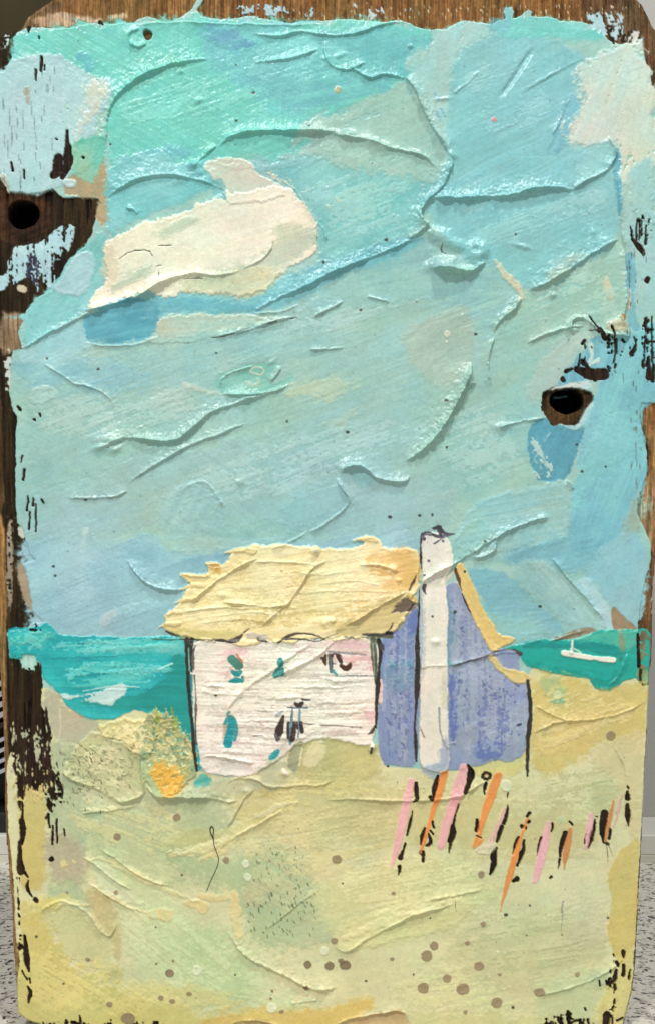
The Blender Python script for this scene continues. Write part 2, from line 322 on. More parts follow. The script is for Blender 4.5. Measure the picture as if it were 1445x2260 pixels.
for s_, cc in (("80,880 300,840 480,900 300,990 80,980", (178, 206, 194)), ("300,1090 600,980 900,900 1000,960 700,1060 400,1140", (176, 208, 202)), ("520,720 760,660 1000,640 900,700 620,770", (172, 206, 200)), ("620,400 900,380 930,480 760,560 720,480", (158, 206, 200)), ("1000,400 1340,400 1340,520 1180,600 1020,520", (152, 204, 202)), ("1020,130 1180,120 1240,200 1180,330 1020,300", (150, 204, 202)), ("1120,640 1360,570 1370,700 1180,740", (176, 210, 196)), ("250,170 450,150 640,200 600,280 260,330", (134, 214, 196)), ("60,1250 380,1230 340,1380 60,1380", (160, 204, 212)), ("900,900 1100,880 1180,1050 1000,1090", (172, 206, 196)), ("450,80 700,90 860,140 700,210 500,170", (126, 200, 196))):
    P(s_, cc, soft=20, r=26, dry=.42, da=20, op=.68, th=.5, a=20)
# oval pool of turquoise
P("484,862 480,838 496,822 540,806 600,798 636,806 646,824 640,850 600,866 540,878 500,878", (128, 194, 178), (146, 198, 184), a=20, soft=4, r=6, th=-.4)
K("552,822 560,812 576,812 584,820 576,828 562,826 552,822", 4, (196, 208, 184), soft=1.5, r=2, th=.8); K("545,842 555,850 575,848 568,836", [4, 9, 12, 6], (176, 202, 182), soft=2, r=6, op=.8)
P("600,820 622,806 638,812 636,838 608,848 594,846", (158, 198, 190), soft=5, r=5, th=.8)
# right column, blue family
P("1350,745 1400,738 1452,700 1480,760 1480,880 1420,892 1412,930 1426,990 1426,1050 1410,1100 1402,1140 1380,1190 1330,1230 1250,1210 1262,1090 1276,1000 1292,900 1322,840", (118, 186, 206), (132, 198, 204), a=70, soft=4, r=7, th=.6, bris=.4, **kw)
P("1300,960 1330,900 1400,900 1410,980 1330,1040 1290,1100 1262,1140", (130, 198, 200), soft=16, r=12, op=.6)
P("1400,1090 1424,1060 1420,1160 1385,1210 1370,1170", (165, 165, 138), (150, 185, 170), a=80, soft=10, r=14, op=.8)
P("1258,806 1284,774 1306,742 1345,748 1358,770 1346,806 1322,832 1254,852 1222,850", (100, 172, 196), (124, 190, 204), a=80, soft=3, r=5, th=-.6)
K("1302,762 1306,790 1296,800", [12, 8, 6], (186, 212, 200), soft=2, r=2, th=1)
K("1318,795 1300,806 1288,818", [10, 6, 5], (192, 214, 204), soft=1.5, r=3, th=1)
P("1160,950 1172,930 1206,922 1220,936 1236,944 1284,938 1288,950 1268,1010 1252,1056 1206,1064 1180,1058 1162,1000", (76, 152, 184), (88, 164, 190), a=60, soft=3, r=4, th=-.8)
for s_ in ("1216,958 1196,975 1190,1005 1170,1030", "1195,985 1165,1000", "1190,1000 1205,1030", "1185,1020 1200,1045 1178,1050"):
    K(s_, [5, 3, 2], (168, 198, 196), soft=1.4, r=9, th=.8, op=.7, dry=.75)
P("1150,960 1215,960 1225,1060 1180,1062 1160,1010", (176, 204, 196), soft=3, r=5, th=.7, dry=.26, da=120)
P("1040,1110 1120,1080 1200,1070 1250,1058 1266,1066 1264,1080 1250,1096 1254,1150 1240,1205 1130,1210 1020,1240 1000,1190", (158, 200, 192), (140, 192, 196), a=8, soft=5, r=6, th=1.2, lip=.5, bris=.7, **kw)
P("1110,1215 1180,1195 1250,1185 1310,1190 1330,1230 1300,1262 1240,1275 1180,1245 1120,1240", (108, 172, 200), (122, 186, 204), a=20, soft=12, r=12, op=.85)
P("1120,1245 1200,1228 1240,1262 1300,1340 1345,1392 1290,1400 1220,1360 1150,1300", (146, 192, 190), (158, 196, 190), a=130, soft=6, r=9, th=1, lip=.4, **kw)
P("1290,1262 1320,1205 1370,1178 1412,1180 1432,1215 1424,1280 1408,1360 1404,1392 1362,1380 1340,1330 1310,1280", (148, 196, 206), (134, 190, 206), a=50, soft=7, r=12, th=.5, **kw)
P("1262,1290 1296,1270 1316,1300 1340,1345 1366,1386 1340,1392 1306,1342 1280,1310", (174, 210, 214), (150, 196, 208), a=130, soft=4, r=7, th=1)
P("1020,1255 1050,1250 1130,1270 1180,1330 1260,1390 1200,1412 1110,1420 1085,1370 1050,1300", (134, 190, 196), (116, 176, 196), a=0, soft=5, r=5, th=.3, bris=.8, **kw)
P("1000,1380 1120,1350 1240,1385 1200,1415 1100,1420", (154, 198, 182), soft=12, r=8, op=.6)
P("985,1215 1010,1180 1045,1140 1075,1148 1090,1180 1060,1215 1010,1245 990,1240", (150, 198, 190), (138, 192, 190), a=40, soft=4, r=6, th=1, lip=.5, **kw)
P("1345,1345 1352,1336 1372,1360 1402,1384 1404,1396 1360,1398 1350,1380", (158, 142, 112), (148, 122, 92), soft=2, r=3, th=-1.4)
P("1215,1412 1250,1398 1290,1384 1315,1392 1325,1402 1280,1408 1240,1412", (150, 140, 112), soft=3, r=4, th=-1)
# lower left sky, bluer
P("50,1180 200,1200 330,1190 520,1215 620,1195 760,1190 924,1150 930,1230 600,1240 400,1330 370,1420 60,1400 60,1300 50,1250", (146, 194, 208), (156, 200, 206), a=15, soft=14, r=16, th=.4, **kw)
P("262,1192 330,1180 372,1222 470,1224 540,1218 560,1205 520,1250 455,1262 405,1280 340,1280 300,1262", (124, 180, 206), (142, 192, 208), a=15, soft=12, r=12, op=.85)
P("345,1190 400,1182 520,1190 640,1180 600,1205 530,1210 430,1222 380,1222", (164, 200, 188), (154, 196, 194), a=8, soft=5, r=8, th=.5, lip=.3)
P("400,1080 440,1052 465,1066 500,1110 490,1165 400,1180 340,1160 350,1120", (146, 190, 192), (158, 200, 196), a=60, soft=10, r=10, op=.8)
P("218,1370 240,1350 266,1342 258,1364 232,1384", (176, 204, 204), soft=2.5, r=4, th=.6)
P("266,1348 400,1330 400,1365 380,1400 222,1396 240,1372", (138, 184, 200), soft=10, r=8, op=.6)
K("188,1170 190,1215", [16, 4], (178, 205, 196), soft=4, op=.7, dry=.7)
P("650,1080 740,1060 760,1110 700,1150 640,1180 620,1140", (142, 192, 198), soft=14, r=10, op=.6)
P("780,1052 800,1040 830,1060 820,1085 790,1080", (128, 188, 188), soft=9, r=6, op=.6)
P("200,1225 300,1230 330,1280 260,1320 200,1290", (138, 190, 206), soft=18, r=10, op=.5)
for x, y in ((958, 205), (970, 240), (962, 250)): K([(x, y), (x + 8, y + 12)], [6, 9], (84, 160, 200), soft=4, r=6, op=.7)
dot(1088, 266, 6, (225, 135, 135), r=3)
dot(745, 200, 8, (185, 175, 130)); dot(1372, 700, 8, (175, 150, 100))
P("1336,720 1348,702 1378,706 1392,720 1376,732 1345,730", (186, 192, 168), (170, 160, 120), soft=4, r=6, th=2, op=.9)

# ------------------------------------------------------------------ sea
P("16,1394 30,1386 55,1388 80,1378 106,1374 118,1384 128,1398 170,1404 300,1406 432,1404 436,1520 450,1640 440,1712 400,1700 400,1640 330,1566 240,1590 192,1586 150,1560 134,1534 112,1514 92,1490 90,1462 62,1456 22,1454", (12, 162, 168), (44, 180, 180), a=3, soft=2, r=5, th=1.4, lb=SEAL, bare=False, bris=.6, lip=.4, rg=.38)
P("18,1396 100,1384 128,1402 92,1430 70,1420 22,1425", (96, 198, 184), (60, 184, 178), soft=8, r=10, op=.8)
P("20,1440 40,1425 70,1430 90,1440 60,1452 24,1454", (10, 168, 172), soft=4, r=5, op=.9)
for y0, x0, x1, wv in ((1412, 180, 400, 9), (1430, 120, 390, 7), (1470, 150, 300, 8), (1478, 260, 385, 10), (1496, 180, 340, 12), (1508, 160, 330, 7), (1425, 240, 360, 12)):
    K([(x0, y0 + 6), ((x0 + x1) / 2, y0), (x1, y0 - 6)], [5, wv * 2, 5], (128, 212, 204), (70, 194, 188), a=3, soft=2.5, r=5, op=.8, dry=.7, da=0, th=.6)
for y0, x0, x1 in ((1450, 110, 330), (1488, 130, 300), (1520, 200, 400), (1418, 130, 260)):
    K([(x0, y0 + 2), ((x0 + x1) / 2, y0), (x1, y0 - 10)], [4, 8, 2], (0, 142, 150), soft=2.5, r=3, op=.7, dry=.7, da=0)
P("380,1442 412,1444 418,1520 436,1640 412,1660 380,1610 330,1562 250,1566 170,1550 200,1545 330,1530 372,1490", (14, 148, 142), (24, 156, 150), a=5, soft=4, r=5, th=-.3)
P("110,1410 400,1412 400,1430 120,1450", (116, 206, 200), a=0, soft=8, r=10, dry=.5, da=0, op=.8, th=.8)
P("120,1460 390,1440 380,1510 160,1520", (104, 204, 200), a=0, soft=8, r=10, dry=.36, da=0, op=.85, th=.8)
P("20,1400 120,1390 120,1430 24,1440", (110, 205, 196), soft=6, r=10, dry=.5, da='s', op=.8)
P("365,1415 410,1410 410,1446 382,1446 345,1440", (130, 200, 192), soft=8, r=6, op=.6)
K("350,1478 382,1464", [3, 3], (176, 226, 212), soft=1, th=1)
P("128,1522 180,1534 215,1522 262,1510 284,1514 288,1528 262,1545 238,1558 200,1545 140,1542", (178, 214, 210), (200, 225, 222), soft=3, r=6, th=1, dry=.7, da=10, lb=SEAL)
K("186,1525 250,1512 310,1516", [2, 4, 2], (190, 220, 215), soft=1.5, r=2)
P("1092,1436 1112,1424 1150,1418 1180,1410 1260,1412 1280,1402 1300,1396 1345,1389 1400,1388 1434,1386 1434,1440 1431,1510 1414,1512 1402,1496 1378,1500 1350,1522 1326,1526 1308,1516 1298,1494 1262,1492 1200,1482 1165,1474 1148,1458 1146,1440 1110,1440", (24, 170, 156), (16, 162, 152), a=170, soft=2, r=4, th=1.4, lb=SEAR, lip=.5, bris=.5, rg=.36)
P("1262,1412 1300,1398 1345,1391 1420,1390 1404,1428 1366,1432 1330,1420 1270,1418", (98, 184, 162), (60, 176, 160), a=10, soft=6, r=6, op=.9)
P("1146,1420 1164,1410 1240,1418 1300,1416 1350,1422 1368,1434 1368,1448 1340,1444 1270,1428 1200,1428 1156,1430", (4, 146, 142), soft=3, r=4, th=.7, lip=.4)
P("1148,1452 1190,1464 1250,1476 1300,1488 1335,1498 1360,1470 1384,1450 1380,1480 1352,1522 1326,1526 1308,1516 1298,1492 1240,1488 1170,1476", (4, 150, 140), (10, 158, 146), soft=3, r=4, th=.6, lip=.4)
P("1362,1388 1372,1388 1380,1440 1366,1440", (140, 150, 120), soft=3, r=3, op=.8)
P("1396,1392 1432,1388 1430,1480 1408,1480 1402,1440", (130, 150, 110), (96, 86, 60), a=80, soft=3, r=8, dry=.65, da=90)
P("1404,1470 1432,1470 1430,1530 1408,1528", (150, 190, 140), (120, 120, 80), a=80, soft=3, r=8, dry=.75, da=90)

# ------------------------------------------------------------------ sand
sa = dict(lb=SAND)
P("104,1516 130,1528 152,1560 192,1588 250,1588 300,1566 400,1600 436,1700 500,1715 600,1680 700,1620 830,1640 850,1690 1000,1700 1150,1690 1160,1500 1172,1474 1200,1482 1262,1492 1298,1496 1310,1518 1330,1528 1350,1524 1378,1502 1402,1498 1416,1512 1434,1512 1431,1560 1424,1640 1418,1760 1412,1880 1404,2000 1398,2100 1396,2140 1388,2200 1378,2238 1368,2276 70,2290 52,2254 36,2236 38,2160 42,2120 34,2060 33,1980 28,1900 18,1830 16,1760 14,1700 24,1660 40,1660 60,1700 100,1670 118,1620 104,1580 90,1560 92,1520", (209, 209, 163), (216, 213, 167), a=10, soft=1.4, r=3, th=4, bare=True, sm=0, lip=.6, rg=.5, bris=.25, var=.03, **sa)
P("100,1520 128,1526 152,1560 190,1588 225,1598 200,1625 165,1650 130,1640 112,1600 96,1568", (190, 182, 156), (178, 180, 152), soft=6, r=8, th=-.4)
K("134,1566 136,1620 128,1640", [5, 4, 3], (206, 202, 180), soft=2, r=2, th=1)
P("120,1640 180,1620 200,1640 160,1700 180,1760 240,1790 200,1860 170,1940 200,2000 170,2030 100,2000 150,1900 110,1800 80,1720", (184, 196, 152), (172, 188, 148), a=60, soft=16, r=18, op=.95)
P("105,1640 160,1630 150,1720 140,1780 150,1850 120,1850 100,1760 80,1700", (180, 190, 150), (190, 196, 160), a=90, soft=10, r=14, op=.9)
P("42,1700 70,1690 104,1700 106,1760 102,1850 108,1900 100,1960 60,1965 44,1940", (210, 192, 118), (200, 184, 112), a=88, soft=6, r=6, op=.95)
P("104,1840 150,1830 185,1870 190,1920 150,1950 108,1930", (186, 176, 148), (178, 172, 140), soft=12, r=14, op=.9)
P("200,1800 400,1740 520,1760 520,1850 400,1880 300,1960 200,1900", (196, 194, 146), (186, 192, 148), a=160, soft=24, r=20, op=.8)
P("380,1740 520,1765 505,1810 500,1850 420,1860 390,1800", (174, 186, 144), (182, 190, 148), soft=16, r=14, op=.8)
P("370,1870 500,1900 560,1850 640,1850 690,1920 700,1990 660,2060 600,2090 540,2040 500,1960 420,1950 370,1920", (178, 193, 147), (166, 186, 140), a=150, soft=26, r=28, op=.85)
P("560,1960 640,1920 700,1990 720,2010 790,2020 760,2060 700,2080 640,2090 600,2080 540,2030", (184, 196, 150), (170, 188, 146), a=30, soft=18, r=22, op=.8)
P("545,1940 610,1930 620,1960 560,2000 535,1990", (190, 184, 142), soft=12, r=12, op=.8)
P("200,1880 240,1870 330,1960 420,2010 480,2080 560,2180 700,2215 500,2240 400,2210 300,2180 260,2000 230,1960", (206, 212, 162), (196, 208, 160), a=150, soft=20, r=20, op=.95)
P("360,2080 480,2030 560,2130 560,2210 440,2230 380,2160", (190, 208, 154), soft=26, r=20, op=.9)
P("200,1905 240,1900 275,1960 330,2000 250,1990 210,1950", (196, 206, 164), (212, 216, 176), a=140, soft=4, r=8, th=1, lip=.5)
P("100,2000 130,1985 190,2010 232,2060 262,2130 255,2150 200,2138 140,2110 120,2050", (208, 206, 150), (200, 202, 148), soft=6, r=8, th=1, lip=.6)
P("190,1950 240,1970 256,2010 276,2090 264,2130 240,2060 200,2010", (196, 186, 130), soft=6, r=6, op=.8)
P("220,2150 268,2110 270,2160 262,2175 230,2165", (196, 190, 128), soft=7, r=6, op=.9)
P("44,1990 80,2000 120,2040 130,2090 160,2140 220,2160 300,2190 400,2215 460,2230 470,2290 40,2290 44,2150", (208, 200, 122), (200, 186, 108), a=30, soft=14, r=16, op=.95)
P("60,1985 150,1970 170,1985 100,2010", (212, 202, 120), soft=8, r=8, op=.8)
P("260,2170 380,2160 560,2205 480,2225 300,2215", (214, 208, 140), soft=10, r=10, op=.8)
P("440,2240 560,2226 700,2222 790,2205 830,2212 800,2240 700,2276 440,2290", (216, 192, 106), (206, 184, 108), a=10, soft=10, r=10, op=.95)
P("730,2262 800,2240 880,2228 900,2245 905,2290 700,2290", (204, 180, 128), soft=4, r=6, th=-1.5)
P("500,2268 540,2248 600,2252 640,2290 490,2290", (198, 178, 120), soft=4, r=5, th=-1.5)
P("900,2225 1100,2230 1300,2250 1360,2276 900,2290", (206, 204, 142), soft=14, r=12, op=.7)
# centre and right
P("500,1760 560,1700 700,1700 900,1740 1100,1760 1300,1780 1340,1860 1200,1900 900,1860 700,1860 560,1830", (202, 196, 142), (194, 190, 136), a=5, soft=26, r=24, op=.95)
P("680,1960 900,1880 1100,1930 1100,2010 960,2020 850,2080 740,2060 700,2010", (212, 214, 158), (206, 206, 150), a=12, soft=18, r=20, op=.9)
P("740,2060 790,2030 900,1990 1060,1970 1020,2040 960,2060 860,2070 780,2100 745,2090", (216, 214, 158), (206, 208, 152), a=15, soft=5, r=8, th=1.2, lip=.5)
P("1000,2030 1320,2000 1340,2100 1300,2160 1100,2180 980,2140", (196, 198, 150), (204, 202, 156), a=8, soft=26, r=24, op=.95)
P("1250,1990 1335,1980 1338,2090 1240,2080", (200, 198, 160), soft=18, r=10, op=.8)
P("1170,2160 1300,2130 1345,2150 1340,2240 1200,2250", (202, 206, 156), (190, 204, 160), a=10, soft=14, r=14, op=.8)
P("1300,2148 1340,2140 1345,2175 1310,2180", (182, 198, 158), soft=8, r=8, op=.8)
P("1300,1720 1360,1700 1380,1760 1330,1800 1290,1780", (178, 188, 138), soft=16, r=12, op=.7)
P("1172,1478 1262,1494 1300,1498 1312,1522 1350,1526 1400,1500 1432,1514 1428,1600 1400,1640 1320,1640 1270,1680 1220,1710 1170,1700 1172,1600", (211, 195, 122), (202, 186, 112), a=20, soft=10, r=12, op=.95)
P("1172,1600 1240,1570 1330,1560 1340,1600 1240,1640 1180,1660", (218, 198, 130), soft=14, r=12, op=.7)
P("1310,1650 1380,1625 1424,1625 1422,1700 1416,1850 1380,1840 1360,1740 1320,1700", (206, 196, 146), soft=14, r=12, op=.8)
P("1180,1500 1230,1488 1250,1520 1235,1560 1215,1545 1195,1520", (160, 190, 140), soft=10, r=10, op=.7)
dot(1228, 1534, 10, (200, 212, 165)); K("1220,1545 1240,1546", 9, (120, 190, 160), soft=3, r=4)
P("1342,1920 1362,1880 1388,1860 1412,1845 1410,1900 1406,2000 1398,2090 1372,2130 1348,2110 1336,2040 1348,1990 1338,1950", (207, 193, 118), (196, 182, 106), a=85, soft=3, r=5, th=.4, op=.97)
P("1350,2150 1385,2100 1396,2100 1390,2200 1376,2260 1330,2276 1310,2240 1330,2190", (212, 204, 130), (220, 212, 150), a=80, soft=8, r=10, op=.9)
P("560,1640 640,1560 645,1620 590,1690", (190, 190, 150), soft=1, r=1, op=0)
for s_, w_ in (("400,1885 440,1880 480,1862 510,1850", [8, 16, 20, 10]), ("440,1900 500,1872", [10, 14]), ("420,1990 450,2000", [18, 26]), ("330,2015 370,2018", [20, 24]), ("445,1975 495,1978", [16, 12]), ("380,1882 390,1888", 10), ("516,1975 520,2030 530,2060", [20, 24, 22]), ("140,1905 165,1900", [14, 10])):
    K(s_, w_, (226, 210, 150), (216, 206, 150), soft=3, r=7, th=1.4, dry=.8)
P("350,1850 440,1830 500,1830 560,1800 540,1850 470,1870 400,1880", (206, 198, 128), soft=10, r=10, op=.5)
P("520,1780 600,1760 640,1740 660,1780 600,1810 530,1830", (212, 202, 136), (222, 210, 150), soft=8, r=10, op=.8)
for x, y, a_ in ((600, 1750, 22), (725, 1735, 16), (760, 1690, 18), (700, 1660, 22), (820, 1700, 14), (1130, 1690, 24)): P([(x - a_ * 1.4, y), (x, y - a_ * .7), (x + a_ * 1.4, y - 2), (x + 3, y + a_ * .7)], (214, 202, 128), soft=6, r=8, op=.75, th=.5)
P("640,1660 690,1632 760,1628 820,1640 846,1680 800,1740 700,1740 630,1700", (188, 184, 126), (196, 192, 130), soft=8, r=10, op=.95, th=.6)
P("1000,1680 1150,1560 1165,1700 1100,1720 1020,1705", (212, 204, 136), soft=6, r=8, op=.9)

for s_, cc, an, dv in (("480,1780 880,1760 900,1880 700,1950 500,1880", (214, 206, 150), 10, .4), ("700,1900 1080,1880 1100,2010 800,2060", (222, 220, 168), 10, .42), ("1000,2010 1330,2000 1330,2140 980,2160", (186, 190, 142), 10, .3), ("250,1960 480,2040 560,2180 300,2170", (206, 218, 170), 140, .42), ("120,1760 400,1760 420,1880 200,1880", (214, 208, 152), 160, .38), ("540,1840 700,1850 700,2010 560,2040", (196, 198, 150), 150, .4), ("60,2060 250,2130 430,2230 60,2250", (222, 208, 132), 150, .42), ("420,2120 760,2180 700,2240 440,2230", (198, 212, 164), 170, .45), ("1180,1500 1400,1530 1400,1620 1180,1680", (222, 208, 146), 20, .4), ("860,2080 1200,2180 1180,2250 840,2240", (214, 216, 162), 10, .35), ("540,1700 860,1690 900,1760 560,1790", (210, 200, 136), 0, .4), ("1180,1700 1380,1680 1330,1780 1180,1790", (188, 188, 138), 10, .4)):
    P(s_, cc, soft=18, r=26, dry=dv, da=an, op=.75, th=.6, a=an)
for s_, w_, an in (("190,1900 230,1890 300,1930 380,1970 440,1985", [3, 12, 16, 14, 4], 150), ("180,1790 240,1786 300,1776", [3, 10, 3], 170), ("200,1950 260,1985 330,2010", [4, 12, 4], 150), ("120,2010 150,1985 200,1995", [4, 14, 6], 20), ("360,1880 440,1875 500,1850", [6, 22, 12], 20), ("760,2070 860,2030 980,1995", [8, 26, 8], 20), ("560,1800 620,1780 660,1770", [6, 16, 6], 20)):
    K(s_, w_, (226, 220, 168), (212, 208, 156), a=an, soft=3, r=8, th=1.6, dry=.75, da=an, op=.9)
# rocks and bush
P("140,1712 142,1690 160,1668 172,1640 190,1618 215,1612 250,1632 285,1640 302,1676 312,1720 322,1745 300,1762 272,1770 250,1766 232,1748 200,1738 175,1722", (204, 198, 148), (190, 192, 142), a=140, soft=2, r=6, th=2.6, lip=1.0, lb=ROCK, bris=.9, rg=.45)
P("212,1606 240,1594 275,1586 300,1592 318,1590 332,1572 350,1585 345,1640 330,1672 306,1668 270,1636 230,1628", (222, 210, 148), (208, 200, 140), a=120, soft=2, r=8, th=3, lip=1.2, lb=BUSH, dry=.85, da=130, bris=1)
P("300,1612 318,1586 345,1560 360,1582 378,1560 388,1600 418,1622 434,1650 438,1690 430,1720 405,1742 385,1758 355,1758 335,1745 322,1715 310,1680 306,1650", (176, 182, 128), (150, 176, 134), a=120, soft=2.5, r=9, th=3, lip=.8, lb=BUSH, bris=1.1, var=.12)
P("355,1620 400,1615 432,1650 430,1690 400,1680 370,1650", (104, 166, 136), (196, 190, 130), a=110, soft=3, r=9, dry=.55, da=120, th=1)
P("330,1690 340,1676 362,1672 396,1684 410,1696 412,1720 398,1738 388,1752 362,1752 352,1735 338,1718", (228, 176, 70), (206, 176, 96), a=100, soft=7, r=14, th=1.4, bris=1.4, var=.16, dry=.84, da=110)
P("310,1678 330,1684 340,1720 360,1750 340,1748 322,1722", (172, 190, 140), soft=4, r=5, op=.9)
for cc, dv in (((222, 212, 148), .3), ((84, 156, 140), .14), ((196, 190, 110), .2), ((226, 218, 162), .16), ((120, 140, 96), .09)):
    P("318,1600 350,1566 384,1570 428,1628 436,1690 410,1740 360,1754 326,1720 312,1660", cc, soft=5, r=12, dry=dv, da='s', op=.7, th=.9)
P("334,1690 362,1674 400,1690 410,1720 386,1750 350,1744", (238, 180, 68), soft=8, r=14, dry=.78, da='s', op=.9, th=1.4)
P("212,1606 300,1590 335,1600 320,1660 270,1640", (236, 226, 170), soft=5, r=10, dry=.4, da='s', op=.8, th=1.4)
K("345,1560 348,1590", [3, 8], (150, 170, 80), soft=2, r=4); K("378,1562 392,1606", [6, 10], (150, 165, 80), soft=3, r=6, op=.8)

# ------------------------------------------------------------------ cottage
P("838,1420 850,1398 876,1376 896,1352 910,1338 924,1330 926,1480 924,1600 920,1690 880,1690 838,1684 832,1600 834,1500", (140, 156, 186), (118, 136, 180), a=88, soft=2, r=4, th=1.4, lb=WALLS, bris=.6, rg=.5, var=.08)
P("976,1300 992,1282 1010,1288 1030,1330 1058,1398 1100,1432 1150,1440 1142,1462 1156,1498 1166,1520 1166,1600 1156,1660 1120,1684 1092,1672 1060,1690 1010,1696 976,1700", (150, 164, 188), (130, 146, 182), a=88, soft=2, r=4, th=1.4, lb=WALLS, bris=.6, rg=.5, var=.08)
P("880,1385 910,1345 924,1345 920,1400 890,1410", (96, 116, 176), soft=6, r=5, op=.8)
P("836,1455 912,1455 918,1520 850,1530", (112, 150, 176), soft=10, r=6, op=.7)
K("856,1465 915,1462", 14, (60, 150, 165), soft=6, r=6, op=.6, dry=.6)
P("980,1300 992,1330 1008,1360 1000,1460 985,1470 980,1400", (98, 150, 172), (118, 150, 180), a=90, soft=7, r=4, op=.8)
K("985,1462 1015,1460", 12, (70, 155, 155), soft=5, r=5, op=.6)
P("986,1490 1004,1490 1006,1640 990,1640", (88, 110, 180), soft=4, r=3, op=.9)
P("1055,1635 1115,1625 1120,1660 1090,1680 1040,1670", (90, 110, 176), soft=8, r=8, op=.8)
P("1015,1490 1140,1480 1150,1600 1060,1620 1020,1560", (144, 156, 192), soft=16, r=10, op=.6)
P("1120,1560 1165,1540 1160,1650 1130,1670", (160, 172, 186), soft=10, r=8, op=.7)
for s_ in ("845,1400 920,1350 918,1690 840,1680", "985,1310 1015,1310 1100,1440 1160,1500 1160,1650 1000,1690"):
    P(s_, (168, 180, 198), soft=8, r=12, dry=.42, da=90, op=.6, th=.5); P(s_, (154, 166, 192), soft=8, r=12, dry=.4, da='s', op=.3, th=.2)
    P(s_, (96, 110, 166), soft=8, r=10, dry=.17, da=90, op=.6, th=-.5); P(s_, (84, 96, 146), soft=8, r=10, dry=.08, da='s', op=.6, th=-.3)
# front wall
P("424,1410 520,1412 700,1412 838,1404 834,1500 836,1560 828,1600 822,1650 760,1632 700,1628 660,1640 620,1672 590,1690 560,1712 500,1712 444,1704 434,1640 426,1540 422,1470", (238, 235, 219), (230, 220, 206), a=2, soft=2, r=4, th=3.2, lb=WALLF, lip=.5, bris=1.5, rg=.42, var=.03)
for s_ in ("480,1450 520,1420 560,1430 520,1480 490,1500", "700,1412 800,1405 828,1430 760,1438", "500,1640 530,1600 545,1650", "560,1590 600,1592 600,1605 560,1602", "800,1560 826,1570 822,1592 800,1580", "640,1430 680,1425 690,1440"):
    P(s_, (224, 178, 180), soft=9, r=8, op=.65)
P("590,1580 640,1560 640,1690 585,1690", (216, 210, 196), soft=9, r=6, op=.6)
P("772,1440 826,1438 828,1486 770,1488", (230, 178, 182), (228, 192, 186), soft=3, r=2, th=-1)
for y0, x0, x1 in ((1528, 430, 520), (1540, 560, 700), (1515, 440, 520), (1550, 640, 820), (1572, 700, 820), (1590, 520, 640), (1500, 700, 820), (1625, 560, 690), (1474, 600, 710), (1515, 600, 800), (1565, 560, 640), (1660, 460, 560)):
    R([(x0, y0), ((x0 + x1) / 2, y0 + 2.5), (x1, y0 + 1)], 1.2 + 1.4 * rng.random(), 1, 14, 3.5, r=5, mod=1.3, tp=.35)
R("446,1672 480,1668 520,1676 565,1684", 4.5, 1, 8, 2)
P("440,1420 820,1412 824,1600 700,1620 500,1700 440,1690", (242, 238, 224), soft=14, r=16, dry=.45, da=0, op=.8, th=.8)
P("440,1420 820,1412 824,1600 700,1620 500,1700 440,1690", (206, 196, 182), soft=14, r=16, dry=.2, da=0, op=.6, th=-.5)
# roof
P("360,1388 372,1352 392,1338 402,1326 410,1304 426,1290 408,1282 398,1270 430,1268 462,1270 458,1246 470,1240 500,1246 512,1222 540,1205 566,1198 580,1206 610,1202 690,1202 720,1212 770,1212 800,1208 806,1196 782,1194 800,1184 826,1184 842,1200 842,1210 915,1208 926,1240 924,1300 905,1318 918,1330 900,1348 886,1380 862,1398 800,1408 740,1412 690,1404 640,1420 590,1412 540,1432 500,1412 440,1410 400,1404 380,1396", (240, 219, 156), (247, 232, 182), a=6, soft=1.8, r=6, th=3.8, lb=ROOF, lip=1.0, bris=1.15, rg=.4, var=.045)
P("800,1218 900,1212 924,1230 922,1290 880,1310 820,1280", (226, 184, 106), (236, 204, 140), a=20, soft=10, r=10, op=.85)
P("460,1246 486,1242 490,1262 470,1264", (224, 172, 90), soft=4, r=5, op=.8)
P("740,1370 870,1300 915,1325 880,1385 840,1402 745,1408", (208, 192, 128), (196, 184, 126), a=25, soft=8, r=8, op=.85)
P("375,1386 460,1388 540,1392 530,1410 420,1408 385,1400", (214, 200, 130), (196, 180, 112), a=2, soft=4, r=6, op=.8)
P("858,1350 900,1310 922,1328 912,1345 880,1350", (104, 90, 76), soft=3, r=4, bare=False, th=-2.5)
P("896,1302 914,1310 922,1326 916,1332 900,1320", (232, 200, 130), soft=2, r=2, th=2)
for s_, h, sd_, ln in (("420,1330 470,1290 530,1250 570,1232", 4.5, 1, 22), ("490,1330 560,1336 600,1342 640,1332", 5, 1, 14), ("575,1385 600,1362 640,1330 665,1290 690,1250 730,1235", 4.5, 1, 30),
                       ("760,1382 800,1360 850,1330 900,1302", 5, 1, 26), ("640,1262 700,1272 800,1260", 1.2, 1, 10), ("700,1290 780,1280 840,1292", 1.2, 1, 10), ("640,1312 740,1304 860,1306", 1.0, 1, 10), ("470,1360 560,1350 620,1358", 1.2, 1, 10), ("400,1350 480,1340 560,1342", 2.2, 1, 8),
                       ("560,1240 640,1240 690,1246", 2.4, 1, 9), ("710,1334 780,1322 830,1330", 1.0, 1, 10), ("440,1374 540,1366 600,1376", 1.2, 1, 10), ("790,1250 830,1244 880,1262", 3, 1, 9)):
    R(s_, h, sd_, ln, 2, r=3)
B(697, 1217, 9, 8, 9, pw=3); dot(697, 1216, 5, (186, 186, 170)); B(495, 1312, 12, 7, 4); B(720, 1372, 40, 14, 4, 10); B(745, 1385, 20, 8, 4, 30)
for x, y in ((868, 1255), (880, 1281), (735, 1368)): B(x, y, 6, 4, 6)
K("725,1372 745,1366 750,1352", [26, 20, 5], (250, 232, 178), soft=3, r=6, th=1)
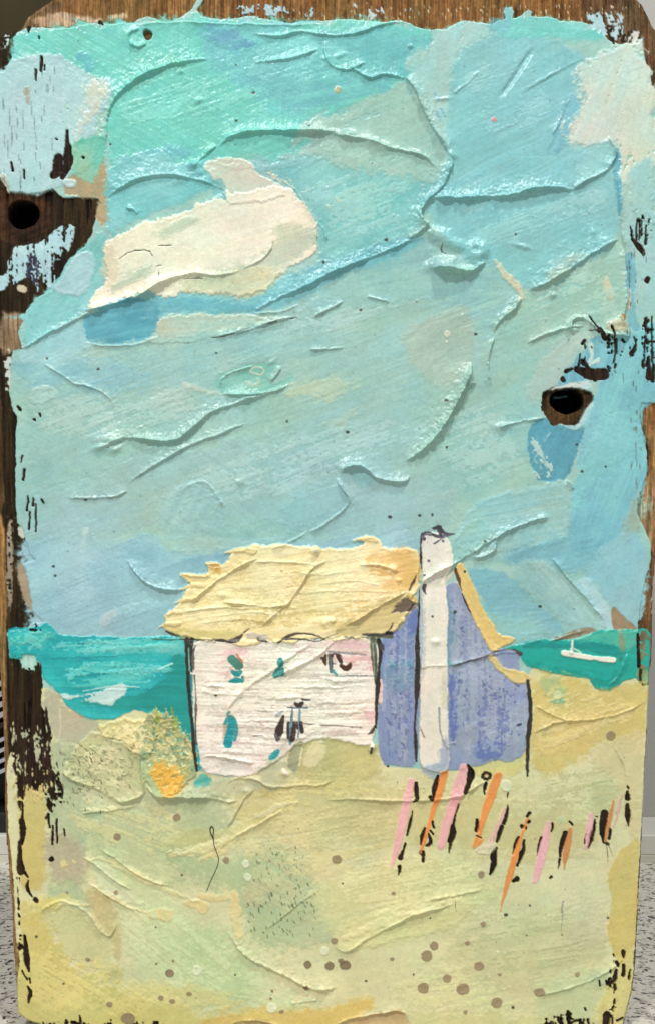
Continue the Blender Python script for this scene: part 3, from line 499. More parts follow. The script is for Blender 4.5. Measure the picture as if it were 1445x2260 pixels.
for s_, w_ in (("395,1268 425,1272 460,1270", [1, 7, 9]), ("362,1360 380,1354 400,1352", [1, 7, 9]), ("386,1332 405,1322 430,1318", [2, 9, 9]), ("402,1300 425,1292 450,1290", [2, 9, 9]), ("500,1220 530,1212 560,1216", [2, 12, 12]), ("352,1384 370,1376 395,1374", [2, 9, 9]), ("778,1192 800,1188 825,1192", [2, 12, 12]), ("456,1246 480,1250", [8, 14])):
    K(s_, w_, (232, 206, 142), (240, 220, 164), a=6, soft=1.6, r=4, th=3, lb=ROOF, dry=.85, da=0, lip=.5)
P("420,1300 700,1220 880,1220 860,1300 640,1370 400,1376", (246, 232, 182), soft=14, r=20, dry=.42, da=0, op=.7, th=.8)
P("380,1380 560,1310 700,1320 840,1300 800,1390 560,1400", (212, 186, 118), soft=14, r=20, dry=.3, da=0, op=.6, th=-.4)
# gable trim
P("1000,1248 1018,1238 1030,1262 1042,1290 1064,1340 1084,1376 1100,1404 1130,1406 1140,1412 1108,1426 1090,1440 1078,1432 1062,1398 1036,1346 1014,1300", (226, 202, 130), (216, 190, 118), a=120, soft=1.8, r=4, th=2.2, lb=GABLE, lip=.8, bris=.6)
P("1076,1446 1090,1446 1104,1470 1130,1478 1162,1484 1176,1500 1150,1510 1130,1506 1104,1488 1084,1464", (224, 202, 132), (200, 190, 130), a=150, soft=2, r=4, th=1.8, lb=GABLE, lip=.7)
# chimney
P("926,1200 934,1180 960,1174 984,1182 994,1206 1000,1236 996,1256 980,1276 984,1298 988,1360 984,1400 986,1500 984,1560 990,1640 992,1690 978,1706 950,1700 926,1690 924,1640 926,1560 926,1480 932,1400 930,1340 926,1300 932,1260", (236, 232, 217), (222, 220, 210), a=88, soft=1.8, r=3, th=3, lb=CHIM, lip=.6, bris=.5, rg=.45, var=.03)
P("924,1260 934,1300 938,1400 936,1500 926,1500 924,1400", (186, 190, 200), soft=4, r=3, op=.7)
P("974,1480 986,1480 988,1560 972,1560", (206, 204, 180), soft=5, r=3, op=.6)
K("1000,1258 975,1290", 6, (228, 222, 200), soft=4)
P("970,1640 986,1620 988,1700 968,1706", (150, 166, 196), (186, 196, 206), a=90, soft=5, r=5, op=.75)
P("926,1690 960,1682 984,1694 972,1716 950,1722 930,1708", (134, 164, 186), (180, 190, 200), soft=6, r=7, op=.8)

# ------------------------------------------------------------------ dark lines of the drawing (exposed dark ground in the grooves)
DK = (40, 33, 28)
POST = lab('corner_post', 'cottage')
POST2 = lab('corner_post', 'cottage'); POST3 = lab('corner_post', 'cottage'); POST4 = lab('corner_post', 'cottage'); EAVE = lab('eaves_line', 'cottage')
dk = dict(r=2.2, soft=1.1, th=-1.2, var=.3)
K("413,1412 414,1450 416,1490 420,1550 426,1620 430,1660 436,1702", [10, 9, 8, 7, 7, 8, 5], DK, lb=POST, **dk)
K("424,1410 423,1440 424,1482", [8, 9, 4], (44, 50, 44), lb=POST, **dk)
K("432,1424 426,1440 427,1478", [3, 7, 4], (92, 88, 80), **dk)
K("430,1490 434,1530 434,1560 432,1600 434,1640", [3, 3, 5, 2, 4], (96, 90, 76), **dk)
K("417,1430 419,1480", [2, 3], (130, 180, 165), soft=1, r=1); K("424,1488 425,1520", [5, 4], (70, 150, 150), soft=1.4, r=1)
K("822,1410 824,1440 826,1480 828,1510", [12, 14, 11, 3], (66, 68, 52), (90, 96, 74), lb=POST2, a=90, **dk)
K("834,1412 838,1440 836,1470 834,1495 833,1520 830,1560 828,1606", [10, 9, 5, 13, 8, 6, 4], DK, lb=POST2, **dk)
K("842,1425 846,1432", [12, 6], (70, 72, 76), **dk)
K("821,1420 824,1450 824,1490", [2, 2, 2], (150, 170, 140), soft=.9, r=1); 
K("838,1500 840,1520 838,1550", [5, 8, 8], (222, 200, 194), soft=1.4, r=3, th=1.5)
K("828,1600 822,1612 812,1618", [4, 9, 3], (70, 58, 46), **dk)
K("818,1655 820,1645", [7, 12], (238, 236, 214), soft=2, r=3, th=3); K("820,1650 818,1662", [6, 5], DK, soft=1, th=-1)
K("924,1300 923,1330 921,1390 920,1430", [2, 4, 5, 12], DK, lb=POST3, **dk)
K("920,1430 921,1480 920,1500 917,1560 914,1600 916,1640 918,1680", [11, 10, 12, 6, 4, 9, 4], DK, lb=POST3, **dk)
K("930,1180 926,1200 927,1240 928,1255", [5, 3, 5, 2], (50, 46, 48), **dk); K("936,1292 934,1302 938,1310", [8, 8, 3], (88, 78, 72), **dk)
K("918,1268 914,1278 903,1302", [2, 6, 3], (90, 76, 60), **dk)
K("1162,1500 1166,1520 1170,1550 1168,1600 1163,1640 1161,1690 1162,1712", [6, 9, 8, 12, 8, 8, 5], DK, lb=POST4, **dk)
K("1004,1256 1010,1276 1016,1300", [6, 8, 2], (92, 66, 44), **dk)
K("1018,1310 1030,1340 1040,1356", [2, 3, 1], (70, 50, 36), **dk)
K("340,1409 372,1410 400,1410", [2, 2, 2], (70, 90, 80), r=2, soft=1)
K("368,1392 385,1400 398,1404", [3, 6, 3], (86, 82, 60), **dk)
K("400,1410 440,1411 470,1410 495,1413", [3, 3, 2, 7], (66, 58, 46), lb=EAVE, **dk)
K("495,1412 512,1416 530,1408 536,1400", [5, 10, 12, 3], (74, 66, 58), lb=EAVE, **dk)
K("538,1396 550,1388", [3, 2], (60, 50, 40), lb=EAVE, **dk); K("572,1410 590,1414", [7, 5], (86, 80, 74), **dk)
K("615,1416 636,1402 660,1396 690,1400 715,1412", [4, 8, 4, 4, 3], (78, 66, 54), lb=EAVE, **dk)
K("630,1410 670,1410 700,1417 725,1405 745,1398", [5, 3, 3, 2, 2], (70, 60, 48), lb=EAVE, **dk)
K("800,1400 830,1400 862,1404", [4, 9, 10], (90, 90, 80), lb=EAVE, **dk); K("852,1395 862,1386 866,1375", [4, 3, 2], (54, 50, 46), **dk)
K("853,1396 862,1396", 8, (44, 44, 52), **dk); K("760,1405 780,1408", [5, 4], (130, 124, 112), **dk)
P("545,1395 590,1400 600,1412 560,1412 540,1408", (196, 186, 178), soft=3, r=4, op=.8)
P("690,1400 720,1396 760,1404 720,1412", (206, 196, 150), soft=3, r=4, op=.6)
K("1000,1468 1060,1452 1100,1436 1125,1432 1145,1440", [2, 4, 3, 3, 6], (96, 96, 104), r=3, soft=1.2, th=-.5)
K("1134,1432 1148,1442", [4, 9], (64, 62, 66), r=3, soft=1.2)
# soot mark on the chimney
SOOT = lab('chimney_top', 'cottage')
for s_, w_ in (("928,1182 936,1176 950,1180 962,1184 975,1182", [6, 10, 5, 9, 14]), ("958,1166 968,1164 972,1178 982,1180", [8, 12, 16, 10]), ("980,1180 995,1178 1004,1181", [10, 6, 1]), ("928,1180 932,1190", [4, 7])):
    K(s_, w_, (58, 56, 66), (96, 96, 108), r=4, soft=1.1, th=-.4, lb=SOOT, var=.3)
K("956,1200 968,1192 972,1188", [3, 4, 2], (60, 58, 62), r=2)
for x, y in ((935, 1268), (945, 1238), (977, 1193)): dot(x, y, 3, (90, 86, 92), r=2)
# windows and door marks
TE = (26, 140, 146)
wl = [lab('window', 'cottage') for _ in range(4)]
K("514,1454 528,1468", [14, 15], (74, 134, 122), r=1.5, soft=1.2, th=-.6, lb=wl[0]); K("514,1482 524,1488 532,1482", [5, 10, 6], TE, r=1.5, lb=wl[0], th=-.5); K("508,1502 522,1500 534,1502", [4, 9, 8], TE, r=1.5, lb=wl[0], th=-.5)
K("537,1492 538,1499", 5, (60, 150, 150), r=1.5); K("524,1444 536,1458", [5, 7], (190, 130, 100), r=2, soft=2); K("515,1510 532,1510", [6, 8], (240, 244, 228), r=2, th=1)
K("619,1456 619,1464", [9, 10], (40, 140, 140), r=1.5, lb=wl[1], th=-.4); K("616,1478 610,1488", [10, 11], (60, 150, 146), r=2, lb=wl[1], th=-.4); K("622,1476 623,1486", [8, 7], (50, 140, 140), r=2, lb=wl[1]); dot(637, 1453, 6, (240, 240, 220), th=2)
K("718,1446 715,1456 718,1466", [4, 7, 3], (74, 46, 26), r=1, lb=wl[2], th=-.5)
K("728,1446 730,1460 731,1482", [7, 8, 4], (96, 100, 98), r=1, lb=wl[2], th=-.5); K("732,1446 738,1444 748,1450 752,1460", [5, 7, 9, 5], (62, 36, 30), r=1, lb=wl[2], th=-.5)
K("738,1446 740,1458", [6, 7], (226, 200, 190), r=1); K("752,1468 762,1476 770,1470 773,1462", [5, 8, 9, 4], (70, 36, 20), r=1, lb=wl[2], th=-.5); K("733,1464 740,1464", 3, (60, 60, 70), r=.5)
K("735,1480 744,1490", [8, 3], (70, 156, 160), r=1); K("725,1438 770,1442 806,1446", [5, 5, 5], (158, 152, 152), r=1, soft=1.4, th=-1); K("738,1491 780,1490 822,1491", [2, 2, 2], (120, 130, 140), r=1.5, soft=1, dry=.8, da=0)
K("755,1452 775,1456 790,1450", [8, 14, 10], (236, 196, 190), soft=3, r=3, th=1)
K("496,1620 500,1590 506,1578", [7, 8, 4], (190, 176, 150), soft=3, r=1.5)
K("498,1596 504,1584 512,1582 519,1592 522,1612 518,1632", [4, 8, 9, 8, 7, 5], (60, 152, 152), r=1.2, lb=wl[3], th=-.8)
K("512,1592 509,1615 505,1630 504,1640", [9, 10, 12, 14], (16, 146, 156), r=1.2, lb=wl[3], th=-.8); K("503,1574 508,1570", 6, (90, 150, 140), r=1)
DOOR = lab('door', 'cottage')
for s_, w_, c_ in (("625,1580 620,1600 616,1612 616,1630", [4, 9, 14, 3], (54, 36, 32)), ("637,1595 638,1625", [5, 7], (46, 40, 40)), ("646,1560 643,1590 641,1640", [2, 5, 4], (110, 140, 150)), ("650,1594 648,1615 645,1632", [4, 8, 7], (50, 38, 36)), ("656,1594 658,1606", [4, 4], (50, 38, 36)), ("661,1562 661,1600 658,1625", [3, 3, 2], (110, 140, 150)), ("664,1596 666,1614", [6, 6], (50, 36, 32)),
                   ("652,1552 658,1556 664,1552", [5, 7, 5], (58, 48, 46)), ("668,1550 664,1558", [4, 5], (60, 50, 46)), ("636,1560 650,1561 678,1561", [1.5, 2, 2], (90, 110, 120)), ("668,1542 685,1543", [3, 2], (80, 84, 84)), ("668,1596 700,1600 740,1600 800,1606", [2, 2, 1, 1], (140, 130, 124)), ("608,1620 612,1632", [4, 4], (100, 104, 104))):
    K(s_, w_, c_, r=1.4, soft=1, th=-.8, lb=DOOR, var=.25)
K("610,1578 625,1568", [6, 3], (160, 170, 180), r=2, soft=2); K("680,1610 700,1602", [18, 14], (240, 232, 216), soft=3, r=4, th=2)
K("560,1622 582,1622", [2, 3], (110, 108, 110), r=1)
P("590,1672 604,1656 618,1650 616,1664 600,1676", (50, 160, 160), soft=2, r=4, th=-.3)
P("430,1718 446,1704 462,1712 474,1722 460,1734 440,1736 424,1740", (40, 160, 156), (110, 180, 160), soft=3, r=6, th=-.3)
P("450,1730 500,1716 580,1716 560,1700 600,1676 640,1680 640,1740 500,1745 440,1770 420,1760", (176, 186, 150), (190, 190, 150), soft=7, r=8, op=.8)
P("700,1612 740,1608 790,1612 795,1626 720,1624", (206, 186, 180), soft=5, r=5, op=.8)
P("640,1660 652,1640 664,1632 672,1640 664,1670 652,1706 644,1700 634,1690", (150, 158, 126), (170, 172, 132), soft=2.5, r=3, th=-1.5)
K("668,1650 660,1690", [3, 4], (220, 216, 170), soft=1.5, r=3, th=1.2); K("625,1698 636,1708", [8, 7], (236, 228, 206), soft=2, r=2, th=2)
P("680,1640 720,1638 716,1680 690,1700 668,1690", (196, 190, 140), (216, 208, 160), a=60, soft=4, r=6, dry=.7, da=60, th=1)
# tree-like ridge on chimney foot
K("968,1560 967,1600 978,1640 986,1650", [4, 3, 4, 3], (150, 156, 160), r=2, th=1); K("925,1604 935,1625", [2, 4], (150, 150, 145), r=2)
K("988,1640 1004,1636", [3, 4], (170, 180, 196), r=2, th=1); K("1140,1600 1146,1598", 6, (60, 66, 90), r=2)

# ------------------------------------------------------------------ fence stakes
PK, OR = (236, 180, 182), (232, 148, 76)
DB = (56, 42, 32)
bw = dict(lb=WOOD, bare=True, th=1.5, r=2.6, soft=1.0, var=.3)
for s_, w_ in (("918,1728 917,1748 921,1762 912,1768", [8, 9, 8, 4]), ("908,1790 903,1815 896,1842", [2, 6, 4]), ("893,1860 889,1876 883,1894", [5, 5, 12]), ("880,1912 880,1922 878,1930", [8, 7, 2]),
               ("966,1712 958,1738 954,1762", [6, 13, 4]), ("946,1758 950,1764", 7), ("937,1826 931,1846 928,1862", [4, 11, 6]), ("944,1840 950,1856 940,1864", [4, 8, 6]), ("930,1882 934,1890 932,1900", [12, 6, 7]), ("952,1812 956,1828", [5, 4]), ("948,1834 955,1842", 4),
               ("1030,1690 1040,1706 1032,1730 1024,1748", [6, 16, 11, 8]), ("1010,1775 1004,1800 1000,1820", [5, 4, 5]), ("996,1822 998,1838 992,1854", [9, 14, 12]), ("996,1856 991,1880", [7, 4]),
               ("1072,1728 1068,1742 1069,1752", [7, 7, 3]), ("1050,1808 1050,1832", [6, 9]), ("1048,1844 1060,1848", 3),
               ("1119,1750 1118,1758", 3), ("1118,1778 1116,1800 1110,1816", [3, 8, 8]), ("1104,1824 1100,1838 1094,1858", [9, 9, 5]), ("1093,1870 1086,1886 1088,1905 1080,1928", [4, 15, 12, 6]),
               ("1167,1794 1162,1802", [8, 6]), ("1166,1812 1162,1815", 6), ("1150,1822 1158,1826", 7), ("1144,1846 1136,1866 1132,1884", [4, 10, 5]), ("1154,1852 1152,1880 1140,1908", [4, 11, 4]), ("1138,1938 1132,1942", [12, 8]),
               ("1216,1816 1218,1826 1214,1834", [4, 5, 3]), ("1193,1848 1186,1870 1184,1888", [4, 7, 3]), ("1246,1836 1238,1860 1234,1890", [10, 10, 5]), ("1234,1896 1231,1916", [6, 2]), ("1254,1812 1260,1818", 4),
               ("1310,1808 1309,1830 1303,1850 1298,1870", [5, 7, 11, 4]), ("1290,1840 1288,1862", [3, 5]), ("1332,1794 1328,1830 1330,1858", [16, 16, 8]), ("1345,1830 1342,1850", [6, 8]), ("1336,1860 1340,1862", 6),
               ("1383,1748 1384,1762", [7, 13]), ("1382,1776 1384,1800 1386,1822", [8, 13, 3]), ("1381,1735 1384,1738", 4), ("1313,1801 1316,1802", 4), ("1212,1938 1215,1934", 5)):
    K(s_, w_, DB, (34, 26, 22), **bw)
st = dict(r=1.4, soft=1.6, th=1.2, bris=.3, var=.03)
STAKES = [("906,1724 894,1780 882,1835 872,1880 864,1912", [13, 17, 18, 13, 5], PK), ("980,1706 968,1750 950,1800 938,1845 927,1880", [15, 15, 9, 8, 5], OR),
          ("1022,1694 1008,1745 992,1795 978,1835 972,1866", [18, 24, 20, 20, 13], PK), ("1098,1712 1082,1752 1066,1800 1056,1840 1045,1868", [16, 19, 14, 10, 8], OR),
          ("1112,1784 1102,1810 1088,1840 1078,1868", [8, 11, 10, 8], (222, 180, 172)), ("1162,1806 1150,1840 1136,1890 1122,1935 1110,1975 1102,2010", [6, 5, 13, 14, 8, 1], OR),
          ("1209,1816 1202,1850 1190,1900 1180,1944", [9, 17, 17, 10], PK), ("1256,1828 1253,1850 1246,1885 1242,1918", [8, 12, 11, 2], (208, 140, 80)),
          ("1302,1797 1298,1830 1292,1870", [9, 13, 6], PK), ("1352,1766 1343,1812 1334,1856", [5, 9, 5], (206, 144, 84)), ("1370,1752 1362,1790 1352,1822", [4, 7, 3], (216, 184, 168))]
for s_, w_, c_ in STAKES:
    b2 = tuple(v * .96 for v in c_)
    K(s_, w_, c_, b2, a=70, lb=lab('fence_stake', 'fence'), **st)
P("1046,1866 1062,1846 1066,1856 1056,1866", OR, soft=1.5, r=1.5, th=1)
K("1050,1842 1060,1848", 3, (60, 44, 34), r=1, soft=1)
P("1044,1872 1070,1860 1090,1858 1094,1872 1080,1884 1062,1882", (214, 206, 174), soft=3, r=4, th=1.5)
for k in range(9):
    t = k / 9 * 6.283; dot(1072 + 8 * math.cos(t), 1712 + 7 * math.sin(t), 3.6, DB, WOOD, th=1, bare=True)
dot(1072, 1712, 4, (214, 208, 160))
P("1228,1806 1240,1800 1248,1808 1244,1818 1232,1818", (186, 212, 160), soft=4, r=4, op=.8)

# ------------------------------------------------------------------ boat
K("1242,1440 1270,1446 1310,1452 1352,1456", [12, 13, 10, 13], (232, 234, 218), soft=1.3, r=1.5, th=2.6, lip=.4, lb=BOAT)
K("1261,1414 1260,1426 1258,1438", [4, 5, 9], (226, 232, 220), soft=1.1, r=1, th=2.2, lb=BOAT); K("1262,1430 1280,1440", [4, 4], (190, 216, 200), soft=1.5, r=1, th=1.5, lb=BOAT)
K("1368,1440 1368,1456", [6, 6], (60, 110, 100), soft=3, op=.6)

# ------------------------------------------------------------------ worn places, flecks and holes
def wear(s, cov, da=90, c=DB, r=4, soft=2.5, c2=(36, 26, 18)):
    P(s, c, c2, a=90, soft=soft, r=r, lb=WOOD, bare=True, th=0, dry=cov, da=da, var=.3, rg=.75)
wear("20,1560 100,1560 112,1640 118,1680 112,1750 60,1740 30,1700 22,1640", .52)
wear("20,1610 60,1600 110,1600 112,1690 90,1720 40,1700 22,1660", .5)
wear("40,1600 60,1700 58,1760 42,1800 36,1700", .5); wear("60,1640 118,1650 150,1760 130,1790 90,1740", .3, 100)
for s_, w_ in (("48,1700 46,1730 50,1760", [4, 12, 4]), ("50,1770 52,1800 48,1815", [3, 6, 9]), ("50,1812 52,1835 48,1860", [14, 14, 9]), ("44,1860 46,1890 48,1922", [9, 11, 16]), ("55,1925 62,1935", [8, 3]), ("65,1942 60,1960 72,1978", [3, 9, 3]), ("78,1984 80,1986", 11),
               ("108,1760 112,1785 116,1790", [3, 14, 5]), ("108,1795 111,1825", [5, 5]), ("102,1805 106,1800", 7), ("117,1822 118,1864", [4, 5]), ("126,1808 127,1860", [5, 4]), ("142,1826 143,1842", [2, 4]), ("104,1560 103,1595 108,1615", [3, 9, 12]), ("112,1700 120,1712 118,1730", [5, 9, 3]), ("133,1728 140,1745 139,1760", [8, 6, 4]),
               ("112,1896 114,1894", 10), ("110,1745 114,1746", 5), ("80,1700 78,1720 80,1730", [8, 12, 3]), ("70,1700 60,1725", [3, 4]), ("70,1720 64,1742", [8, 3]), ("92,1690 114,1702 124,1714", [3, 5, 3]),
               ("55,2064 58,2085 62,2120 64,2142", [5, 12, 16, 5]), ("48,2085 50,2092", 7), ("50,2140 60,2160", [3, 4]), ("67,2158 68,2168", 4), ("62,2175 68,2185 65,2200 64,2212", [4, 10, 9, 5]),
               ("93,125 94,140 92,158", [5, 7, 7]), ("80,155 80,178", [6, 4]), ("100,145 99,155", 4), ("148,290 148,310 152,330 146,350", [6, 8, 16, 14]), ("150,330 154,350 146,375 138,390", [12, 20, 18, 12]), ("126,355 132,345 128,380 118,388", [14, 20, 22, 16]), ("26,360 30,378", [4, 6]), ("54,375 56,395", [4, 4]), ("184,347 186,348", 6), ("126,306 129,308", 5), ("62,60 64,72", [7, 4]), ("66,60 64,70", 4), ("88,82 88,86", 4), ("220,50 228,56", [10, 4]),
               ("62,1095 62,1125", [3, 5]), ("75,1100 74,1115", [4, 7]), ("81,1112 80,1172", [3, 4]), ("68,1130 66,1168", [4, 4]), ("94,1102 98,1108", 4), ("50,1005 48,1020", [4, 3]), ("56,1035 52,1058", [6, 5]), ("88,912 90,918", 4), ("75,926 79,927", 5), ("40,896 46,904", [5, 7]),
               ("1403,486 1402,530", [3, 5]), ("1415,478 1414,520", [2, 4]), ("1410,490 1408,530", [2, 3]), ("1395,530 1408,545 1418,562", [8, 14, 8]), ("1390,500 1392,520", [2, 6]), ("1424,498 1422,540", [3, 6]), ("1417,478 1419,484", 4), ("1432,485 1430,492", 4), ("1425,620 1428,615", [12, 10]),
               ("1348,720 1354,735 1356,780 1354,800", [4, 4, 3, 4]), ("1322,725 1332,745 1345,750", [4, 10, 8]), ("1312,720 1322,728", 3), ("1296,700 1302,706 1320,730", [3, 3, 6]), ("1284,758 1288,752", 7), ("1278,780 1276,812", [3, 5]), ("1246,820 1262,815", [9, 5]), ("1270,815 1300,826 1330,825", [12, 26, 24]), ("1290,805 1310,838", [8, 10]), ("1340,810 1342,820", [6, 5]), ("1356,805 1354,812", 5), ("1242,838 1243,840", 10), ("1357,748 1359,780", [6, 3]), ("1372,752 1375,756", 7), ("1393,780 1400,770 1402,750", [12, 6, 3]), ("1398,745 1400,752", 4), ("1425,710 1420,715", [10, 6]),
               ("1438,700 1437,800", [3, 5]), ("1430,790 1428,835", [5, 12]), ("1440,805 1438,840", [6, 10]), ("1344,56 1350,80 1352,96", [12, 12, 5]), ("1376,2100 1374,2112", [10, 4]), ("1360,2120 1364,2128", [8, 7]), ("1357,2140 1354,2158 1346,2170", [8, 10, 4]), ("1376,2130 1373,2150", [7, 9]), ("1388,2140 1386,2160", [4, 5]), ("1355,2172 1356,2182", 6), ("1355,2202 1355,2212", [3, 5]), ("1336,2164 1337,2172", 5), ("1320,2162 1322,2172", [2, 4]), ("1289,2222 1292,2228", 3),
               ("1338,2240 1336,2262", [18, 14]), ("1348,2240 1350,2268", [4, 4]), ("1360,2250 1372,2245", [6, 5]), ("1250,2232 1256,2236", 7), ("1230,2244 1238,2262", [6, 10]), ("1262,2255 1275,2250", [5, 4]), ("1295,2250 1300,2262", 4), ("1200,2260 1215,2254", [6, 5]),
               ("146,2250 148,2268", [4, 4]), ("160,2255 176,2262", [6, 14]), ("176,2240 178,2254", [2, 6]), ("186,2258 190,2266", [8, 8]), ("120,2258 126,2268", 5), ("52,2244 56,2254", [3, 5]), ("96,2256 98,2266", [3, 5]), ("1405,1400 1408,1470", [6, 8]), ("1412,1478 1412,1500", [5, 5])):
    K(s_, w_, DB, (34, 24, 18), **bw)
wear("20,1905 50,1900 60,2100 80,2260 50,2250", .08); wear("1330,2080 1400,2080 1396,2230 1330,2260", .07); wear("1190,2232 1300,2236 1350,2290 1190,2290", .3); wear("100,2245 460,2254 460,2290 100,2290", .18)
wear("1300,60 1420,60 1418,100 1350,95", .4); wear("1385,480 1440,470 1440,560 1395,560", .22); wear("1410,700 1460,700 1460,860 1415,840", .32)
P("140,1620 260,1630 300,1740 200,1740 140,1700", (130, 130, 98), soft=6, r=10, dry=.1, da=140, op=.75, th=-1); P("120,1620 200,1600 300,1640 310,1750 200,1740 130,1700", (150, 152, 116), soft=8, r=10, dry=.16, da='s', op=.6, th=-.8); P("150,1640 290,1650 300,1750 200,1730", (226, 218, 170), soft=8, r=10, dry=.35, da='s', op=.7, th=.8); wear("1280,740 1400,740 1380,840 1240,840", .2)
# faint scraped dashes on the sand
for k in range(70):
    x = 545 + 150 * rng.random(); y = 1960 + 100 * rng.random() - (x - 600) * .25 * (rng.random() < .4)
    K([(x, y), (x + 3 * rng.random(), y + 3 + 4 * rng.random())], 2.1, (96, 104, 70), r=1.5, soft=.9, op=.8)
for k in range(46):
    x = 560 + 110 * rng.random(); y = 1865 + 90 * rng.random(); K([(x, y), (x + 4 * rng.random() - 1, y + 4)], 2, (106, 116, 80), r=1.5, soft=.9, op=.7)
for k in range(60):
    x = 150 + 150 * rng.random(); y = 1640 + 110 * rng.random(); K([(x, y), (x + 8 * rng.random(), y + 6 * rng.random())], 2.2, (120, 116, 84), r=2, soft=1, op=.7)
# pale flecks on the bare wood
fl = dict(lb=SKY, bare=True, th=1.5)
P("480,14 700,10 720,42 560,40 470,44", (176, 200, 206), (150, 190, 205), a=90, soft=2, r=6, dry=.36, da=90, **fl)
P("700,10 850,8 920,46 760,44", (176, 196, 196), soft=2, r=5, dry=.2, da=110, **fl); P("885,25 915,20 912,46 890,44", (172, 204, 210), soft=2, r=6, dry=.6, da=90, **fl)
P("1290,25 1370,20 1380,90 1330,80 1290,50", (196, 206, 204), (160, 196, 200), soft=3, r=6, dry=.42, da=110, **fl); P("1352,60 1366,40 1362,90 1352,90", (170, 204, 206), soft=2, r=4, dry=.75, da=90, **fl)
P("1370,80 1412,62 1414,95 1380,98", (206, 208, 196), soft=3, r=6, dry=.5, da=60, **fl); P("0,72 26,68 26,100 14,130 2,110", (190, 216, 210), soft=2, r=5, dry=.42, da=80, **fl)
P("1436,1280 1446,1260 1444,1360 1434,1370", (200, 200, 190), soft=2, r=4, dry=.45, da=90, **fl); P("8,760 30,770 26,860 10,860", (196, 206, 196), soft=2, r=5, dry=.5, da=90, **fl)
P("14,1150 28,1140 30,1330 22,1360 14,1280", (186, 178, 158), (140, 124, 100), soft=3, r=5, dry=.55, da=90, **fl); P("40,1240 58,1250 76,1360 56,1330 42,1290", (186, 172, 140), (160, 140, 110), a=90, soft=4, r=4, dry=.8, da=90, **fl)
P("40,1160 55,1160 58,1190 44,1186", (196, 200, 184), soft=2, r=4, **fl)
P("20,1376 110,1372 108,1400 40,1398", DB, soft=2, r=5, dry=.38, da=90, lb=WOOD, bare=True, th=0)
P("20,1444 92,1446 90,1486 30,1470", (120, 190, 178), (190, 220, 206), a=90, soft=3, r=5, dry=.5, da=90, lb=SEAL, bare=True, th=1.5)
P("40,1600 110,1600 112,1690 60,1680", (170, 176, 150), soft=3, r=4, dry=.28, da=90, lb=SAND, bare=True, th=1.5)
P("50,560 90,560 96,640 60,650", (60, 60, 80), soft=3, r=6, dry=.2, da=90, lb=WOOD, bare=True, th=0)
K("1300,730 1316,728 1336,745", [3, 3, 3], (70, 60, 50), r=2)
P("1398,478 1434,476 1436,545 1400,552", (176, 202, 196), soft=3, r=4, dry=.3, da=90, th=1, lb=SKY)
# nail holes
P("-20,405 20,425 70,430 110,440 120,480 100,520 60,540 20,530 -20,520", (36, 25, 16), (58, 38, 24), a=20, soft=5, r=8, lb=WOOD, bare=True, th=-2, var=.3)
P("1196,882 1202,866 1222,858 1250,852 1280,856 1306,866 1308,888 1292,900 1286,920 1270,940 1252,944 1232,938 1216,940 1208,920 1198,900", (34, 25, 16), (64, 48, 28), a=30, soft=1.6, r=7, lb=WOOD, bare=True, th=-6, var=.3, rg=.5)
P("1196,866 1230,850 1262,846 1296,840 1304,850 1286,862 1250,856 1222,862", (204, 218, 208), (160, 200, 206), soft=2, r=5, th=3, lb=SKY, bare=True, dry=.85)
P("1286,908 1306,884 1312,890 1294,920 1280,944 1268,950 1240,940 1262,942 1278,930", (168, 208, 208), soft=2, r=3, th=4, lb=SKY, bare=True)
def hole(cx, cy, rx, ry, lb, depth=90, c=(16, 12, 9)):
    p = np.array([(cx + rx * math.cos(k / 24 * 6.283), cy + ry * math.sin(k / 24 * 6.283)) for k in range(24)], np.float32)
    b = box(p, 10); i0, i1, j0, j1 = b; o = roff()
    sd = polysd(GXX[j0:j1, i0:i1] + 2.5 * fld(WX, b, o), GYY[j0:j1, i0:i1] + 2.5 * fld(WY, b, o), p)
    m = sstep(2.5, -3.5, sd); sl = (slice(j0, j1), slice(i0, i1))
    H[sl] = H[sl] * (1 - m) + (-depth) * m; L[sl] = np.where(sd < 0, lb, L[sl]); k = sstep(4, -1, sd)[..., None]
    C[sl] = C[sl] * (1 - k) + np.array(c, np.float32) * k; RG[sl] = np.where(sd < 2, .9, RG[sl])
hole(51, 472, 34, 31, HOLE1); hole(1252, 884, 36, 27, HOLE2)
K("1236,868 1262,866", [4, 5], (120, 190, 200), soft=2, r=4)
NH = lab('nail_hole', None)
P("316,72 322,66 334,70 338,80 328,92 318,84", (120, 94, 50), (70, 50, 28), soft=1.4, r=1.5, th=-5, lb=NH, bare=True)

